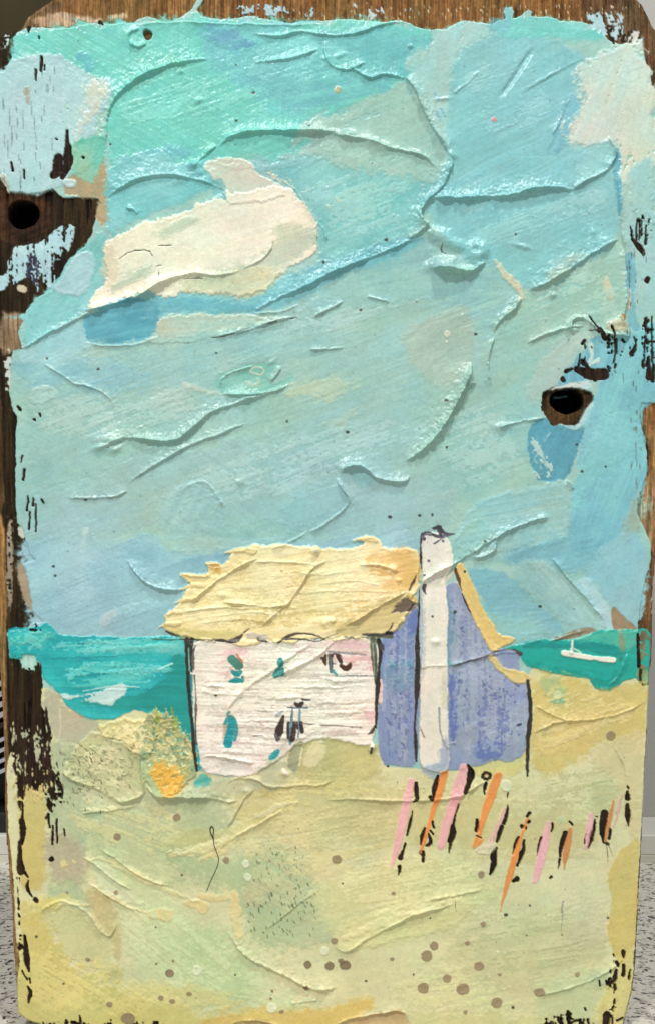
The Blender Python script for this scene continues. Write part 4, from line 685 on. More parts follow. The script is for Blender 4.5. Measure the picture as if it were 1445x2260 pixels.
# ------------------------------------------------------------------ paint spots
SB = (158, 140, 108)
for x, y, q, e in ((391, 1803, 9, 1), (261, 1845, 9, 1), (743, 1895, 11, 1.05), (500, 1897, 8, 1), (258, 1967, 5, 1), (150, 1968, 3, 1), (403, 1929, 3.5, 1), (196, 2116, 5, 1.2), (375, 2146, 9.5, 1.1), (346, 2125, 3, 1), (384, 2119, 2.5, 1),
                   (356, 2200, 7, 1), (382, 2208, 6, 1.2), (418, 2191, 5, 1.3), (284, 2246, 13, 1.25), (243, 2214, 7, 1), (679, 2127, 9, 1), (727, 2130, 10, 1.05), (752, 2119, 6, 1.3), (761, 2128, 11, 1.2), (676, 2178, 6.5, 1), (601, 2186, 3.4, 1), (598, 2202, 3, 1), (622, 2231, 4.5, 1.3), (737, 2075, 8, 1),
                   (957, 2085, 10, 1), (940, 2108, 13, 1.05), (933, 2178, 13, 1), (864, 2115, 5, 1), (867, 1969, 5, 1), (1061, 1928, 8.5, .95), (1064, 2037, 6, 1), (1030, 2080, 5.5, 1), (1055, 2130, 11, 1.05), (984, 2158, 10, 1), (1020, 2181, 14, 1.05), (1095, 2211, 12, 1.1), (1101, 2149, 4, 1), (1188, 2187, 10, 1.3), (1025, 2231, 5, 1), (1345, 1623, 11, 1), (1272, 2148, 6, 1), (338, 1850, 1.5, 1)):
    dk_ = (x in (679, 727, 752, 761, 676, 375) or q < 4); dot(x, y, q, (112, 92, 70) if dk_ else SB, lab('paint_spot', 'paint_spots') if q > 3.2 else None, th=.9, e=e, c2=(140, 122, 92))
for x, y, q in ((543, 1906, 9.5), (547, 1934, 9), (436, 2140, 11), (600, 2224, 11), (1116, 1734, 13), (716, 2098, 10), (1096, 2099, 3)):
    dot(x, y, q, (224, 228, 196), lab('paint_spot', 'paint_spots', 'whitish paint spot') if q > 4 else None, th=1, op=.85)
# stray specks of dirt
for x, y in ((522, 268), (560, 206), (522, 145), (683, 279), (852, 531), (714, 580), (795, 685), (983, 885), (634, 930), (766, 954), (925, 1138), (953, 1136), (1068, 1195), (1190, 1338), (1136, 518), (1048, 738), (478, 780), (218, 815), (105, 792), (245, 320), (860, 1141), (190, 1103), (1335, 1030), (1282, 1040), (1272, 982), (953, 1360), (120, 1250), (124, 1270), (984, 988), (947, 2025), (1168, 1998), (1340, 2024), (345, 2045), (1160, 2062), (1238, 2062), (1115, 2018), (756, 1949), (520, 2150), (806, 2164), (912, 2150), (1131, 2222), (142, 2170), (82, 2066), (60, 1930), (477, 1534), (855, 1690), (1002, 1350), (1024, 1262), (710, 1452)):
    dot(x, y, 2.2 + 1.6 * rng.random(), (52, 56, 50), r=1.2, th=-.8, e=.8 + .6 * rng.random())
for k in range(260):
    x = 60 + 1340 * rng.random(); y = 80 + 2160 * rng.random(); dot(x, y, .9 + .9 * rng.random() ** 3, (96, 104, 92), r=.8, th=-.3, op=.7)
K("1117,1760 1104,1790 1096,1830", [1.5, 2.5, 1.5], (206, 206, 140), soft=1.2, r=1)
K("1336,1862 1340,1890 1338,1905", [1.5, 1, 1], (96, 86, 66), r=1, soft=.8); K("1340,1862 1352,1890", [1.5, 1], (96, 86, 66), r=1, soft=.8); K("1240,1988 1238,2000 1240,2020 1237,2058", [4, 5, 1.5, 1], (146, 150, 140), r=3, soft=1)
K("1003,1990 1004,2010", [2, 1], (96, 96, 70), r=1)

# ------------------------------------------------------------------ knife ridges and impasto relief
for a in [
 # sky
 ("236,330 236,300 240,252 262,212 300,180 345,155 400,140 460,132", 6, 1, 26, 2.5), ("300,100 284,92 288,72 310,66", 3, 1, 12, 2), ("284,98 305,106 326,98", 4, 1, 10, 2),
 ("296,55 340,50 372,52 420,48 480,52 560,54 620,58 680,56 720,50", 3, -1, 14, 2.2), ("560,78 620,84 660,70 720,82 752,84 790,78 840,55 900,50", 4, 1, 18, 2.2),
 ("560,140 640,132 680,120 705,112", 3.5, 1, 16, 2), ("716,92 714,116 730,150 760,158 790,148 812,140", 4.5, 1, 16, 2.3), ("768,152 800,170 820,176 850,164 880,170 895,176", 5, 1, 16, 2.3),
 ("895,172 915,200 935,250 955,290 975,320 990,346", 8, 1, 16, 3), ("480,330 500,308 540,294 600,290 680,292 740,295", 6.5, 1, 18, 3), ("730,296 770,306 810,310 860,330 930,345 965,375", 5, 1, 12, 2.5),
 ("236,440 262,420 300,400 345,388 400,392 450,402 490,418", 4.5, 1, 50, 3), ("990,346 1000,362 985,400 960,430 935,450 925,480 950,500 960,515", 8.5, -1, 22, 3.5), ("938,440 1000,442 1080,438 1140,434 1160,424 1220,416 1260,424", 8.5, 1, 26, 3), ("1260,422 1285,402 1330,385 1350,370", 4, 1, 22, 2.5), ("1340,300 1362,340 1352,360 1340,375", 4, -1, 14, 2.4),
 ("925,525 880,545 800,580 740,600 690,625 640,650 590,675 560,690", 6, -1, 30, 3), ("560,690 620,690 660,672", 4, -1, 12, 2), ("690,703 740,678 758,668", 4.5, 1, 16, 2.3), ("476,748 540,730 600,712 650,700", 4, 1, 14, 2),
 ("40,776 100,745 180,702 215,682 260,668", 4.5, 1, 14, 2.4), ("190,688 250,678 300,655", 6, 1, 10, 3), ("240,676 310,655 360,622 420,605 470,612 530,602", 6.5, 1, 14, 3),
 ("530,602 575,578 600,552 604,528 598,498", 3, 1, 14, 2), ("640,400 672,445 692,480 700,500 698,540", 4, -1, 12, 2), ("194,757 230,762 280,763 315,757 350,742", 3.5, -1, 12, 2),
 ("698,490 712,495 722,520 725,532", 4.5, -1, 8, 2.4), ("950,595 1000,598 1040,606 1070,580", 11, 1, 14, 4), ("1160,645 1200,630 1240,605 1280,580 1330,548 1365,530", 7, 1, 36, 3), ("1150,660 1130,690 1105,705 1090,735", 5.5, -1, 20, 3), ("1090,745 1075,800 1085,850", 3.5, -1, 14, 2.5),
 ("1160,760 1200,740 1250,725 1290,722", 4, 1, 16, 2.4), ("1290,712 1280,700 1262,704 1258,722 1262,735", 5, -1, 8, 2.2), ("1284,705 1300,715 1320,735 1345,742 1390,744", 7, 1, 14, 3), ("1385,735 1372,715 1378,690 1388,650 1380,600 1372,540", 5, 1, 14, 2.6), ("1362,380 1362,440 1368,500 1376,560", 4.5, 1, 12, 2.4),
 ("1040,800 1038,830 1020,870 985,930 945,985 895,1020", 10, -1, 26, 3.5), ("1050,845 1030,850 1010,885", 4, -1, 8, 2), ("1100,945 1125,935 1160,930 1200,925", 4, 1, 12, 2.4),
 ("752,1045 765,1030 790,1026 810,1035 825,1055 860,1062 895,1068 905,1050", 7, 1, 20, 3), ("742,1055 752,1080 770,1100 760,1120 715,1155 680,1175", 5, 1, 14, 2.6), ("680,1170 640,1195 600,1210", 3.5, 1, 14, 2.4),
 ("205,990 240,985 250,975 290,965 345,975 390,975 420,950 470,905 540,885 600,868", 6, 1, 26, 3), ("285,1068 330,1035 380,1005 440,975 500,955 560,930", 4.2, 1, 18, 2.6), ("150,1098 200,1100 250,1098 285,1085", 3.2, 1, 22, 2.4),
 ("95,805 130,825 165,850 200,855 240,875 250,905", 3, 1, 16, 2.2), ("490,872 540,873 600,868 640,850", 5, 1, 10, 2.3), ("484,858 492,830 540,812 560,808", 4.5, -1, 8, 2.2), ("600,845 615,825 620,808", 4, 1, 8, 2),
 ("400,1078 440,1058 465,1066 500,1120", 3.2, -1, 14, 2.5), ("280,1235 300,1265 330,1290 355,1302 405,1300", 5.5, 1, 20, 2.4), ("1002,1245 1040,1222 1075,1200 1120,1170 1170,1150 1205,1142", 6, 1, 20, 2.6), ("926,1290 950,1270 985,1255 1010,1242", 6, 1, 16, 2.4), ("1040,1230 1060,1232 1090,1215 1095,1200", 4.5, 1, 10, 2.2),
 ("1215,1235 1250,1280 1300,1330 1330,1370", 5, 1, 20, 2.6), ("1250,1060 1262,1068 1266,1080", 3, -1, 10, 2), ("680,775 720,775 760,768", 3, 1, 12, 2), ("900,530 935,510 945,490", 5, 1, 14, 3),
 ("280,462 300,466 302,476", 4, 1, 8, 2), ("428,372 440,356 460,340 480,322", 5, 1, 14, 2.6), ("808,658 840,662 860,670", 3, 1, 8, 2), ("1000,210 1040,180 1060,160", 1.5, 1, 20, 3),
 # sea, cottage
 ("590,1500 640,1480 700,1450 740,1412", 4.5, 1, 22, 3), ("500,1570 540,1520 600,1480 640,1450 690,1420", 3.5, 1, 18, 4), ("985,1470 1050,1455 1110,1440", 3.5, 1, 14, 2.4), ("924,1475 960,1470 985,1470", 3, 1, 12, 2.4),
 ("1210,1418 1250,1402 1290,1392", 3, 1, 10, 2), ("1384,1440 1360,1490 1335,1515", 3, 1, 14, 3),
 # sand
 ("140,1705 160,1718 190,1730 225,1745 245,1765 275,1772 310,1762 325,1745", 6, 1, 16, 3), ("310,1680 318,1720 335,1750 360,1760 400,1758 450,1756 500,1770 530,1765", 7, 1, 18, 3), ("500,1735 520,1718 560,1715 600,1740 660,1730 700,1735 740,1720", 4.5, 1, 14, 2.6),
 ("720,1766 760,1762 850,1768 905,1768 960,1765 1020,1755 1090,1715", 5, 1, 24, 2.6), ("510,1850 560,1820 610,1790 630,1780", 4, -1, 10, 2.4), ("500,1830 520,1800 540,1760 560,1740", 3.5, 1, 14, 2.6), ("1172,1620 1230,1590 1300,1590 1380,1575 1424,1545", 3.8, 1, 20, 2.4), ("1180,1560 1230,1585 1260,1592", 3, 1, 12, 2),
 ("505,2055 540,2110 600,2140 660,2165 690,2185 745,2180", 6.5, 1, 24, 3.5), ("90,2010 110,1992 135,1982 160,1990 200,2010 230,2060", 4.5, -1, 18, 2.6), ("200,2020 230,2060 250,2065 260,2030", 3, 1, 14, 2.6), ("590,2050 640,2010 700,1965", 2.5, 1, 12, 2), ("735,2092 760,2100 790,2085 830,2060 900,2020 1000,1995", 4, 1, 22, 3), ("945,1985 1000,1975 1060,1965", 2.4, 1, 20, 3),
 ("180,1890 220,1910 240,1935 290,1965", 3, 1, 14, 2.4), ("180,1795 240,1790 300,1780", 2.6, 1, 14, 2.4), ("220,1870 260,1895 300,1930 380,1960", 3, 1, 16, 2.6), ("730,2265 780,2245 840,2235 890,2228 900,2250", 3.5, 1, 12, 2.2), ("500,2265 540,2248 590,2252 640,2268", 3.5, 1, 10, 2.2), ("1180,2195 1260,2180 1330,2150 1380,2110", 2.5, 1, 16, 2.6), ("200,1950 260,1990 300,2010", 3, 1, 10, 2), ("640,2215 700,2205", 3, 1, 9, 2), ("1350,1640 1380,1700 1376,1760", 2.2, 1, 10, 2),
]: R(*a)
R("1100,220 1130,175 1178,108", -6, 1, 10, 5, sym=1, mod=.2, tp=.2)
R("1150,205 1220,165 1290,130", 1.4, 1, 20, 4); R("1220,300 1245,240 1255,215", 2, 1, 12, 3)
B(968, 520, 26, 16, 10, -20, 3); B(1000, 540, 22, 14, 9, -15, 3); B(1052, 555, 22, 24, 13, 0, 3); B(970, 585, 34, 14, 9, 15, 3); B(1048, 552, 9, 8, -6)
for x, y, rx, ry, h, an in ((765, 298, 16, 9, 9, 0), (735, 294, 10, 6, 5, 0), (825, 318, 24, 9, 8, -25), (845, 328, 12, 7, 4, 0), (428, 366, 12, 9, 8, 0), (220, 988, 16, 7, 7, 10), (258, 992, 16, 8, 7, 20), (232, 970, 26, 12, 4, 0), (995, 344, 10, 8, 7, 0), (1105, 942, 14, 7, 7, 0), (1265, 728, 12, 6, 6, 0), (1375, 735, 18, 8, 6, 0), (1360, 715, 20, 14, 5, 0),
                            (440, 440 - 60, 8, 6, 3, 0), (400, 122 + 38, 5, 4, 4, 0), (440, 223, 9, 5, 5, 30), (1218, 652, 7, 6, 6, 0), (1150, 545, 20, 5, 4, -15), (1308, 515, 6, 12, 4, 15), (905, 104, 5, 4, 5, 0), (750, 125, 12, 5, 4, 20), (720, 130, 8, 6, 3, 0), (975, 220, 16, 4, 3, 5), (1035, 825, 8, 14, 5, 0), (1198, 1142, 10, 6, 5, 0), (960, 1415, 9, 6, 6, 0), (530, 1065, 12, 8, 3, 0),
                            (620, 1455, 10, 6, 2, 0), (150, 1705, 16, 8, 5, 20), (310, 1658, 14, 10, 5, 0), (290, 1640, 12, 9, 4, 0), (545, 1745, 10, 6, 4, 0), (1090, 1198, 12, 6, 4, 40), (700, 120, 6, 14, 3, 0), (600, 800, 12, 4, 3, 30), (640, 1605, 6, 5, 2, 0), (530, 1530, 12, 6, 4, 0), (628, 1706, 8, 6, 5, 0), (820, 1648, 9, 9, 6, 0)):
    B(x, y, rx, ry, h, an)
# fine cracks
for k in range(34):
    x = 8 + 120 * rng.random() ** 1.3; y = 150 + 260 * rng.random(); K([(x, y), (x + 1, y + 10 + 34 * rng.random())], [1, 2.2, 1], (104, 132, 138), r=1.2, soft=.8, op=.75, th=-1.2)
for k in range(26):
    x = 1372 + 66 * rng.random(); y = 480 + 380 * rng.random(); K([(x, y), (x, y + 6 + 18 * rng.random())], [1, 2.4, 1], (84, 92, 84), r=1.2, soft=.8, op=.8, th=-1.2)
for k in range(22):
    x = 1385 + 30 * rng.random(); y = 900 + 220 * rng.random(); K([(x, y), (x, y + 6 + 12 * rng.random())], [1, 2.4, 1], (110, 110, 90), r=1.2, soft=.8, op=.8, th=-1.2)
for k in range(60):
    x = 24 + 95 * rng.random(); y = 1590 + 170 * rng.random(); K([(x, y), (x, y + 4 + 14 * rng.random())], [1.5, 4, 1.5], (188, 190, 150) if y < 1700 else (210, 194, 130), r=2, soft=1, th=2, lb=SAND)
for k in range(46):
    x = 100 + 130 * rng.random(); y = 1640 + 150 * rng.random(); K([(x, y), (x + 4 * rng.random(), y + 3 + 7 * rng.random())], [1, 2.6, 1], (92, 92, 68), r=1.6, soft=.9, op=.8, th=-1)
for k in range(90):
    x = 520 + 900 * rng.random(); y = 8 + 34 * rng.random(); K([(x, y), (x + 1, y + 3 + 8 * rng.random())], [1.5, 2.6, 1], (196, 190, 160), r=1.5, soft=.8, th=1.4, op=.8)
for s_ in ("265,572 290,555 330,552 338,565", "350,543 380,543", "345,590 358,587", "353,600 352,610", "410,617 430,614 448,616", "470,747 500,742 560,722", "590,716 612,710", "640,704 655,702", "975,540 972,555 985,562"):
    K(s_, [1.2, 2.6, 1.2], (66, 74, 60), r=1.6, soft=.8, th=-1.6)

# ------------------------------------------------------------------ global surface character
all_ = (0, NX, 0, NY)
paint = (L > WOOD) & (L != HOLE1) & (L != HOLE2)
H += np.where(paint & ((L == SKY) | (L == SAND)), .36 * fld(streak(20), all_, (70, 70)) * np.clip(.5 + 1.2 * fld(BIG, all_, (50, 200)), 0, 1.4) + .4 * fld(streak(150), all_, (20, 170)) * np.clip(.3 - 1.2 * fld(BIG, all_, (50, 200)), 0, 1.4), 0)
H += np.where(paint, 1.1 * fld(BIG, all_, (11, 7)) + .9 * fld(MID, all_, (60, 30)) + .17 * fld(FINE, all_, (20, 90)), 0)
C *= (1 + .03 * fld(MID, all_, (80, 12)) + .03 * fld(FINE, all_, (100, 50)))[..., None]
C[..., 0] *= 1 + .035 * fld(BIG, all_, (30, 100)) + .03 * fld(MID, all_, (10, 150)); C[..., 2] *= 1 - .03 * fld(BIG, all_, (90, 10)) + .015 * fld(streak(20), all_, (40, 40))
# keep every paint film above the wood it lies on, and let it follow the worn edge
H = np.where(paint & (L != NH), np.maximum(H, np.maximum(WH, WS) + 1.2), H)
fib = vnoise(GXX / 1.9, GYY / 34, 900) + .7 * vnoise(GXX / 4.5, GYY / 90, 901) + .4 * vnoise(GXX / 2.2, GYY / 6, 902)
C *= np.where(L == WOOD, 1 + .24 * fib, 1)[..., None]; H += np.where(L == WOOD, .9 * fib, 0)
sk = L == SKY; C[sk] *= np.array((.99, 1.0, 1.015), np.float32); bl = C[..., 2] - C[..., 1]; C[..., 2] = np.where(sk & (bl > 0), C[..., 1] + bl * .6, C[..., 2]); C[..., 0] = np.where(sk & (bl > 0), C[..., 0] + bl * .25, C[..., 0])
C = np.clip(C, 4, 250) / 255.0
LIN = np.where(C <= .04045, C / 12.92, ((C + .055) / 1.055) ** 2.4).astype(np.float32)

# ------------------------------------------------------------------ materials
def nodes(m): m.use_nodes = True; return m.node_tree.nodes, m.node_tree.links, m.node_tree.nodes["Principled BSDF"]
def paint_mat(name, scale, bump, spec, coat=0.0):
    m = bpy.data.materials.new(name); n, l, bs = nodes(m)
    a = n.new('ShaderNodeAttribute'); a.attribute_name = 'pigment'
    r = n.new('ShaderNodeAttribute'); r.attribute_name = 'sheen'
    tc = n.new('ShaderNodeTexCoord'); ns = n.new('ShaderNodeTexNoise'); ns.inputs['Scale'].default_value = scale; ns.inputs['Detail'].default_value = 4
    l.new(tc.outputs['Object'], ns.inputs['Vector'])
    n2 = n.new('ShaderNodeTexNoise'); n2.inputs['Scale'].default_value = scale * .22; n2.inputs['Detail'].default_value = 3; l.new(tc.outputs['Object'], n2.inputs['Vector'])
    mr = n.new('ShaderNodeMapRange'); mr.inputs[1].default_value = .3; mr.inputs[2].default_value = .7; mr.inputs[3].default_value = .95; mr.inputs[4].default_value = 1.05
    l.new(ns.outputs[0], mr.inputs[0])
    mx = n.new('ShaderNodeMix'); mx.data_type = 'RGBA'; mx.blend_type = 'MULTIPLY'; mx.inputs[0].default_value = 1
    l.new(a.outputs['Color'], mx.inputs[6]); l.new(mr.outputs[0], mx.inputs[7]); l.new(mx.outputs[2], bs.inputs['Base Color'])
    ad = n.new('ShaderNodeMath'); ad.operation = 'ADD'; sb = n.new('ShaderNodeMath'); sb.operation = 'MULTIPLY_ADD'; sb.inputs[1].default_value = .25; sb.inputs[2].default_value = -.125
    l.new(n2.outputs[0], sb.inputs[0]); l.new(r.outputs['Fac'], ad.inputs[0]); l.new(sb.outputs[0], ad.inputs[1]); l.new(ad.outputs[0], bs.inputs['Roughness'])
    b = n.new('ShaderNodeBump'); b.inputs['Strength'].default_value = bump; b.inputs['Distance'].default_value = .00012
    l.new(ns.outputs[0], b.inputs['Height']); l.new(b.outputs[0], bs.inputs['Normal'])
    bs.inputs['Specular IOR Level'].default_value = spec
    return m
M_PAINT = paint_mat('acrylic_paint', 1500, .5, .6)
M_WOOD = paint_mat('weathered_wood', 1100, 1.0, .12)
def flat(name, col, rough=.6, metal=0, spec=.4, noise=None):
    m = bpy.data.materials.new(name); n, l, bs = nodes(m)
    bs.inputs['Base Color'].default_value = (*col, 1); bs.inputs['Roughness'].default_value = rough; bs.inputs['Metallic'].default_value = metal; bs.inputs['Specular IOR Level'].default_value = spec
    if noise:
        tc = n.new('ShaderNodeTexCoord'); ns = n.new('ShaderNodeTexNoise'); ns.inputs['Scale'].default_value = noise[0]; ns.inputs['Detail'].default_value = 5
        cr = n.new('ShaderNodeValToRGB'); cr.color_ramp.elements[0].position = .3; cr.color_ramp.elements[1].position = .7
        cr.color_ramp.elements[0].color = (*[c * (1 - noise[1]) for c in col], 1); cr.color_ramp.elements[1].color = (*[min(1, c * (1 + noise[1])) for c in col], 1)
        l.new(tc.outputs['Object'], ns.inputs['Vector']); l.new(ns.outputs[0], cr.inputs[0]); l.new(cr.outputs[0], bs.inputs['Base Color'])
    return m

# ------------------------------------------------------------------ meshes out of the grid
col = sc.collection
def empty(name, loc, parent=None):
    o = bpy.data.objects.new(name, None); col.objects.link(o); o.empty_display_size = .02
    if parent is not None: o.parent = parent
    o.location = loc; return o
ROOTLOC = Vector((0, 0, Z3(2271)))
root = empty('painted_board', ROOTLOC)
root['label'] = 'seaside cottage in thick paint on a worn wooden board standing on the counter'; root['category'] = 'painting'
groups = {}
def parent_of(p):
    if p is None: return root
    if p not in groups: groups[p] = empty(p, (0, 0, 0), root)
    return groups[p]
def quadmesh(name, V, Q, colr, sheen, mat, parent, nflat=0):
    me = bpy.data.meshes.new(name)
    me.vertices.add(len(V)); me.vertices.foreach_set('co', V.astype(np.float32).ravel())
    me.loops.add(len(Q) * 4); me.loops.foreach_set('vertex_index', Q.astype(np.int32).ravel())
    me.polygons.add(len(Q)); me.polygons.foreach_set('loop_start', np.arange(0, len(Q) * 4, 4, dtype=np.int32))
    sm = np.ones(len(Q), bool)
    if nflat: sm[-nflat:] = False
    me.update(calc_edges=True); me.polygons.foreach_set('use_smooth', sm)
    ca = me.color_attributes.new('pigment', 'FLOAT_COLOR', 'POINT'); c4 = np.ones((len(V), 4), np.float32); c4[:, :3] = colr; ca.data.foreach_set('color', c4.ravel())
    at = me.attributes.new('sheen', 'FLOAT', 'POINT'); at.data.foreach_set('value', sheen.astype(np.float32).ravel())
    me.materials.append(mat); me.validate()
    o = bpy.data.objects.new(name, me); col.objects.link(o); o.parent = parent
    return o
GX = X3(GXX); GZ = Z3(GYY) - ROOTLOC.z
idx = np.arange(NX * NY).reshape(NY, NX)
cell = L[:-1, :-1].copy()
cell[~(inside[:-1, :-1] & inside[1:, 1:] & inside[1:, :-1] & inside[:-1, 1:])] = 0
def build(mask, Hh, Cc, Rr, name, mat, parent, down, skirt_mask=None):
    """mask: cells; quads of the relief plus side faces dropping to depth `down` (grid units, absolute or relative)"""
    jj, ii = np.nonzero(mask)
    if len(jj) == 0: return None
    q = np.stack([idx[jj, ii], idx[jj + 1, ii], idx[jj + 1, ii + 1], idx[jj, ii + 1]], 1)
    mp = np.pad(mask, 1); sk = np.pad(skirt_mask if skirt_mask is not None else ~mask, 1, constant_values=True)
    E = []
    J, I = jj + 1, ii + 1
    for dj, di, (a, b_) in ((0, -1, (0, 1)), (1, 0, (1, 2)), (0, 1, (2, 3)), (-1, 0, (3, 0))):
        m = sk[J + dj, I + di] & ~mp[J + dj, I + di]
        E.append(np.stack([q[m, a], q[m, b_]], 1))
    E = np.concatenate(E)
    used, inv = np.unique(q, return_inverse=True)
    hf = Hh.ravel()
    V = np.stack([GX.ravel()[used], -hf[used] * S, GZ.ravel()[used]], 1)
    Q = inv.reshape(-1, 4); cc = Cc.reshape(-1, 3)[used]; rr = Rr.ravel()[used]; nf = 0
    if len(E):
        ue, ei = np.unique(E, return_inverse=True); ei = ei.reshape(-1, 2); n0 = len(V); ne = len(ue)
        top = np.stack([GX.ravel()[ue], -hf[ue] * S, GZ.ravel()[ue]], 1)
        bot = top.copy(); bot[:, 1] = (-(hf[ue] - 5) * S) if down is None else -down * S
        V = np.vstack([V, top, bot]); ce = Cc.reshape(-1, 3)[ue]; re = RG.ravel()[ue]
        cc = np.vstack([cc, ce, ce]); rr = np.concatenate([rr, re, re])
        Q = np.vstack([Q, np.stack([ei[:, 1] + n0, ei[:, 0] + n0, ei[:, 0] + n0 + ne, ei[:, 1] + n0 + ne], 1)]); nf = len(E)
    return quadmesh(name, V, Q, cc, rr, mat, parent, nf)

# wood: relief everywhere it shows (and a little under the paint), closed by sides and a back
isw = cell == WOOD
grow = isw.copy()
for _ in range(4):
    g = grow.copy(); g[1:] |= grow[:-1]; g[:-1] |= grow[1:]; g[:, 1:] |= grow[:, :-1]; g[:, :-1] |= grow[:, 1:]; grow = g
inside_c = cell > 0
ring = inside_c & (SDO[:-1, :-1] > -9)
holes_c = (cell == HOLE1) | (cell == HOLE2)
wmask = (grow | ring) & inside_c & ~holes_c
Hw = np.where(L == WOOD, H, np.minimum(WH, H - 1.0)); 
LINW = LIN.copy(); wc = np.array((.045, .028, .014), np.float32)
BACK = -150
outer = ~inside_c
wood = build(wmask, Hw, LINW, RG, 'wood_plank', M_WOOD, root, BACK, skirt_mask=outer)
# back and core of the plank
import bmesh
bm = bmesh.new()
oc = [(float(a), float(b)) for a, b in OUT]
sh = []
cxm, cym = 715.0, 1130.0
for a, b in oc: sh.append((a + (4 if a < cxm else -4), b + (4 if b < cym else -4)))
f_ = [bm.verts.new((X3(a), 24 * S if False else 100 * S, Z3(b) - ROOTLOC.z)) for a, b in sh]
k_ = [bm.verts.new((X3(a), 149 * S, Z3(b) - ROOTLOC.z)) for a, b in sh]
bm.faces.new(f_); bm.faces.new(list(reversed(k_)))
for i in range(len(sh)): bm.faces.new((f_[i], f_[(i + 1) % len(sh)], k_[(i + 1) % len(sh)], k_[i]))
bmesh.ops.recalc_face_normals(bm, faces=bm.faces)
me = bpy.data.meshes.new('plank_back'); bm.to_mesh(me); bm.free()
M_BACK = flat('raw_wood', (.16, .10, .055), .8, noise=(60, .4))
me.materials.append(M_BACK); o = bpy.data.objects.new('plank_back', me); col.objects.link(o); o.parent = root

for k in range(1, len(LABS)):
    if k == WOOD: continue
    name, par, lb_ = LABS[k]
    m = cell == k
    if not m.any(): continue
    o = build(m, H, LIN, RG, name, M_WOOD if name == 'nail_hole' else M_PAINT, parent_of(par), None, skirt_mask=~((cell > WOOD) & ~holes_c))
    if o is not None and lb_: o['label'] = lb_

# the dark hair stuck in the sand paint
def hgt(x, y): return float(H[int((y - Y0) / G), int((x - X0) / G)])
hp = pts([(464, 1830), (466, 1823), (471, 1823), (473, 1831), (471, 1845), (473, 1862), (480, 1882), (484, 1893), (482, 1908), (474, 1926), (466, 1942), (461, 1955), (457, 1965)])
hp = np.vstack([[(473, 1850), (467, 1841)], hp]); hp = chaikin(hp, False, 2)
hb = bmesh.new(); rings = []
for i, (a, b) in enumerate(hp):
    d_ = hp[min(i + 1, len(hp) - 1)] - hp[max(i - 1, 0)]; d_ = d_ / np.linalg.norm(d_); nx_, nz_ = -d_[1], d_[0]
    rad = 1.2 * (1 - .6 * i / len(hp)); ce = (hgt(a, b) + .9)
    rings.append([hb.verts.new((X3(a + rad * math.cos(t) * nx_), -(ce + rad * math.sin(t)) * S, Z3(b + rad * math.cos(t) * nz_) - ROOTLOC.z)) for t in (0, 1.05, 2.09, 3.14, 4.19, 5.24)])
for r0, r1 in zip(rings, rings[1:]):
    for k in range(6): hb.faces.new((r0[k], r0[(k + 1) % 6], r1[(k + 1) % 6], r1[k]))
hb.faces.new(rings[0]); hb.faces.new(rings[-1]); bmesh.ops.recalc_face_normals(hb, faces=hb.faces)
me = bpy.data.meshes.new('stuck_hair'); hb.to_mesh(me); hb.free(); me.materials.append(flat('dark_hair', (.012, .012, .008), .4))
o = bpy.data.objects.new('stuck_hair', me); col.objects.link(o); o.parent = root

# ------------------------------------------------------------------ surroundings
def tag(o, label=None, cat=None, group=None, kind=None):
    for k, v in (('label', label), ('category', cat), ('group', group), ('kind', kind)):
        if v: o[k] = v
def boxmesh(name, x0, x1, y0, y1, z0, z1, mat, parent=None, bev=0, loc=None):
    bm = bmesh.new(); bmesh.ops.create_cube(bm, size=1)
    c = Vector(((x0 + x1) / 2, (y0 + y1) / 2, (z0 + z1) / 2))
    for v in bm.verts: v.co = Vector((v.co.x * (x1 - x0), v.co.y * (y1 - y0), v.co.z * (z1 - z0)))
    if bev: bmesh.ops.bevel(bm, geom=list(bm.edges), offset=bev, segments=3, affect='EDGES', profile=.7)
    me = bpy.data.meshes.new(name); bm.to_mesh(me); bm.free(); me.materials.append(mat)
    o = bpy.data.objects.new(name, me); col.objects.link(o); o.parent = parent; o.location = c; return o
ZC = ROOTLOC.z
YW = D * ((2271 - CY) / (1903 - CY) - 1)            # wall distance behind the board
# speckled granite
mg = bpy.data.materials.new('speckled_granite'); n, l, bs = nodes(mg)
tc = n.new('ShaderNodeTexCoord')
def nz(scale, det=3, dist=0):
    t = n.new('ShaderNodeTexNoise'); t.inputs['Scale'].default_value = scale; t.inputs['Detail'].default_value = det; t.inputs['Distortion'].default_value = dist; l.new(tc.outputs['Object'], t.inputs['Vector']); return t
def ramp(src, els):
    r = n.new('ShaderNodeValToRGB'); e = r.color_ramp.elements
    while len(e) > 2: e.remove(e[-1])
    e[0].position, e[0].color = els[0][0], (*els[0][1], 1); e[1].position, e[1].color = els[1][0], (*els[1][1], 1)
    l.new(src, r.inputs[0]); return r
base = ramp(nz(260, 4).outputs[0], ((.34, (.38, .35, .31)), (.5, (.68, .66, .58))))
gr = ramp(nz(330, 2, .6).outputs[0], ((.60, (0, 0, 0)), (.66, (1, 1, 1))))
bk = ramp(nz(400, 3, .5).outputs[0], ((.585, (0, 0, 0)), (.62, (1, 1, 1))))
m1 = n.new('ShaderNodeMix'); m1.data_type = 'RGBA'; l.new(gr.outputs[0], m1.inputs[0]); l.new(base.outputs[0], m1.inputs[6]); m1.inputs[7].default_value = (.15, .13, .12, 1)
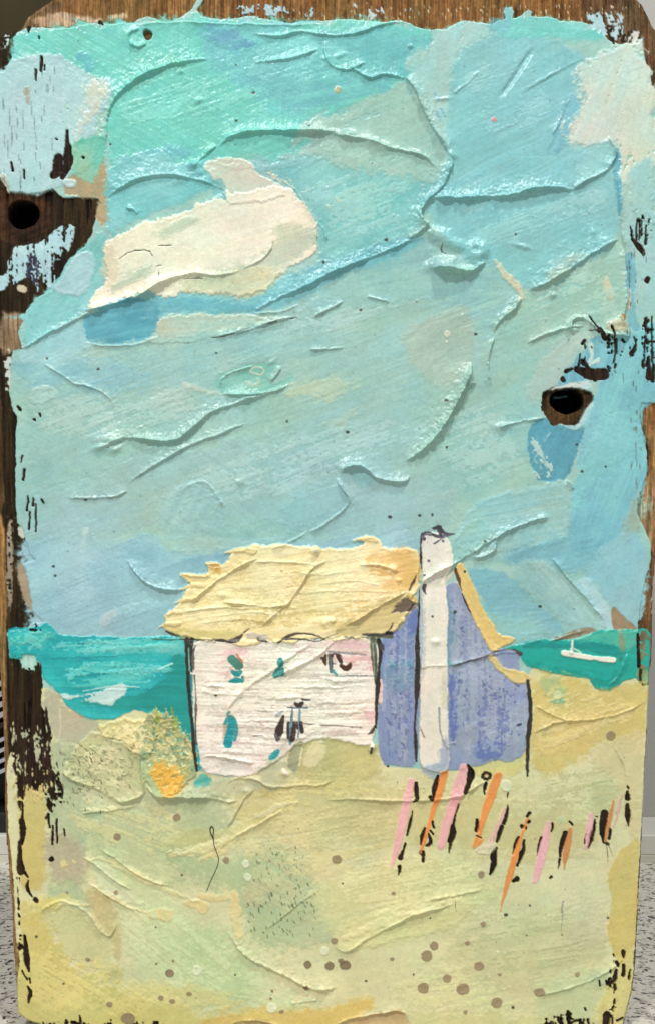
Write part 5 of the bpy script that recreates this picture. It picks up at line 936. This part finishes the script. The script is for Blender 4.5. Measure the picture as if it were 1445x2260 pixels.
m2 = n.new('ShaderNodeMix'); m2.data_type = 'RGBA'; l.new(bk.outputs[0], m2.inputs[0]); l.new(m1.outputs[2], m2.inputs[6]); m2.inputs[7].default_value = (.018, .016, .02, 1)
l.new(m2.outputs[2], bs.inputs['Base Color']); bs.inputs['Roughness'].default_value = .3
ct = boxmesh('countertop', -.7, .7, -.33, YW + .04, ZC - .03, ZC, mg, bev=.003); tag(ct, kind='structure')
wl_ = boxmesh('wall', -.9, .9, YW + .04, YW + .1, ZC - .03, .9, flat('wall_paint', (.42, .42, .40), .7, noise=(9, .04))); tag(wl_, kind='structure')
hz = (CY - 1843) * S * (D + YW) / D
sk_ = boxmesh('upstand', -.7, .7, YW, YW + .04, ZC + .0035, hz, flat('upstand_stone', (.64, .64, .57), .45, noise=(40, .04)), bev=.0012); tag(sk_, kind='structure')
cl = boxmesh('sealant_bead', -.7, .7, YW - .0015, YW + .002, ZC, ZC + .0035, flat('sealant', (.62, .61, .52), .5)); tag(cl, kind='structure')

# dark cupboard front behind the top left corner
cab = empty('cupboard', (-.17, YW - .12, .125)); tag(cab, 'dark olive brown wall cupboard behind the top left corner of the board', 'cupboard')
mc = flat('dark_lacquer', (.045, .038, .017), .7, spec=.1, noise=(25, .2))
boxmesh('cabinet_body', -.16, .08, .012, .16, 0, .34, mc, cab, .002)
boxmesh('cabinet_door', -.157, .077, 0, .0115, .003, .337, mc, cab, .002)
# slatted metal rack on the ledge left of the board
rk = empty('drying_rack', (-.25, YW + .004, hz)); tag(rk, 'rack of slanting silver and black slats on the ledge beside the board', 'rack')
M_ST = flat('brushed_steel', (.46, .47, .51), .4, .3); M_BK = flat('black_plastic', (.012, .013, .014), .4)
boxmesh('rack_base', .04, .125, 0, .034, 0, .010, M_BK, rk, .002)
boxmesh('rack_back', .04, .125, .029, .034, .010, .125, M_BK, rk, .001)
for k in range(15):
    th_ = .0013 if k > 3 else .0009
    s_ = boxmesh('slat', -.036, .036, -.0125, .0125, -th_, th_, M_ST if k % 5 != 4 else M_BK, rk, .0003)
    s_.location = (.083, .0145, .029 + k * .0052 - (.002 if k < 4 else 0)); s_.rotation_euler = (0, math.radians(-24), 0)
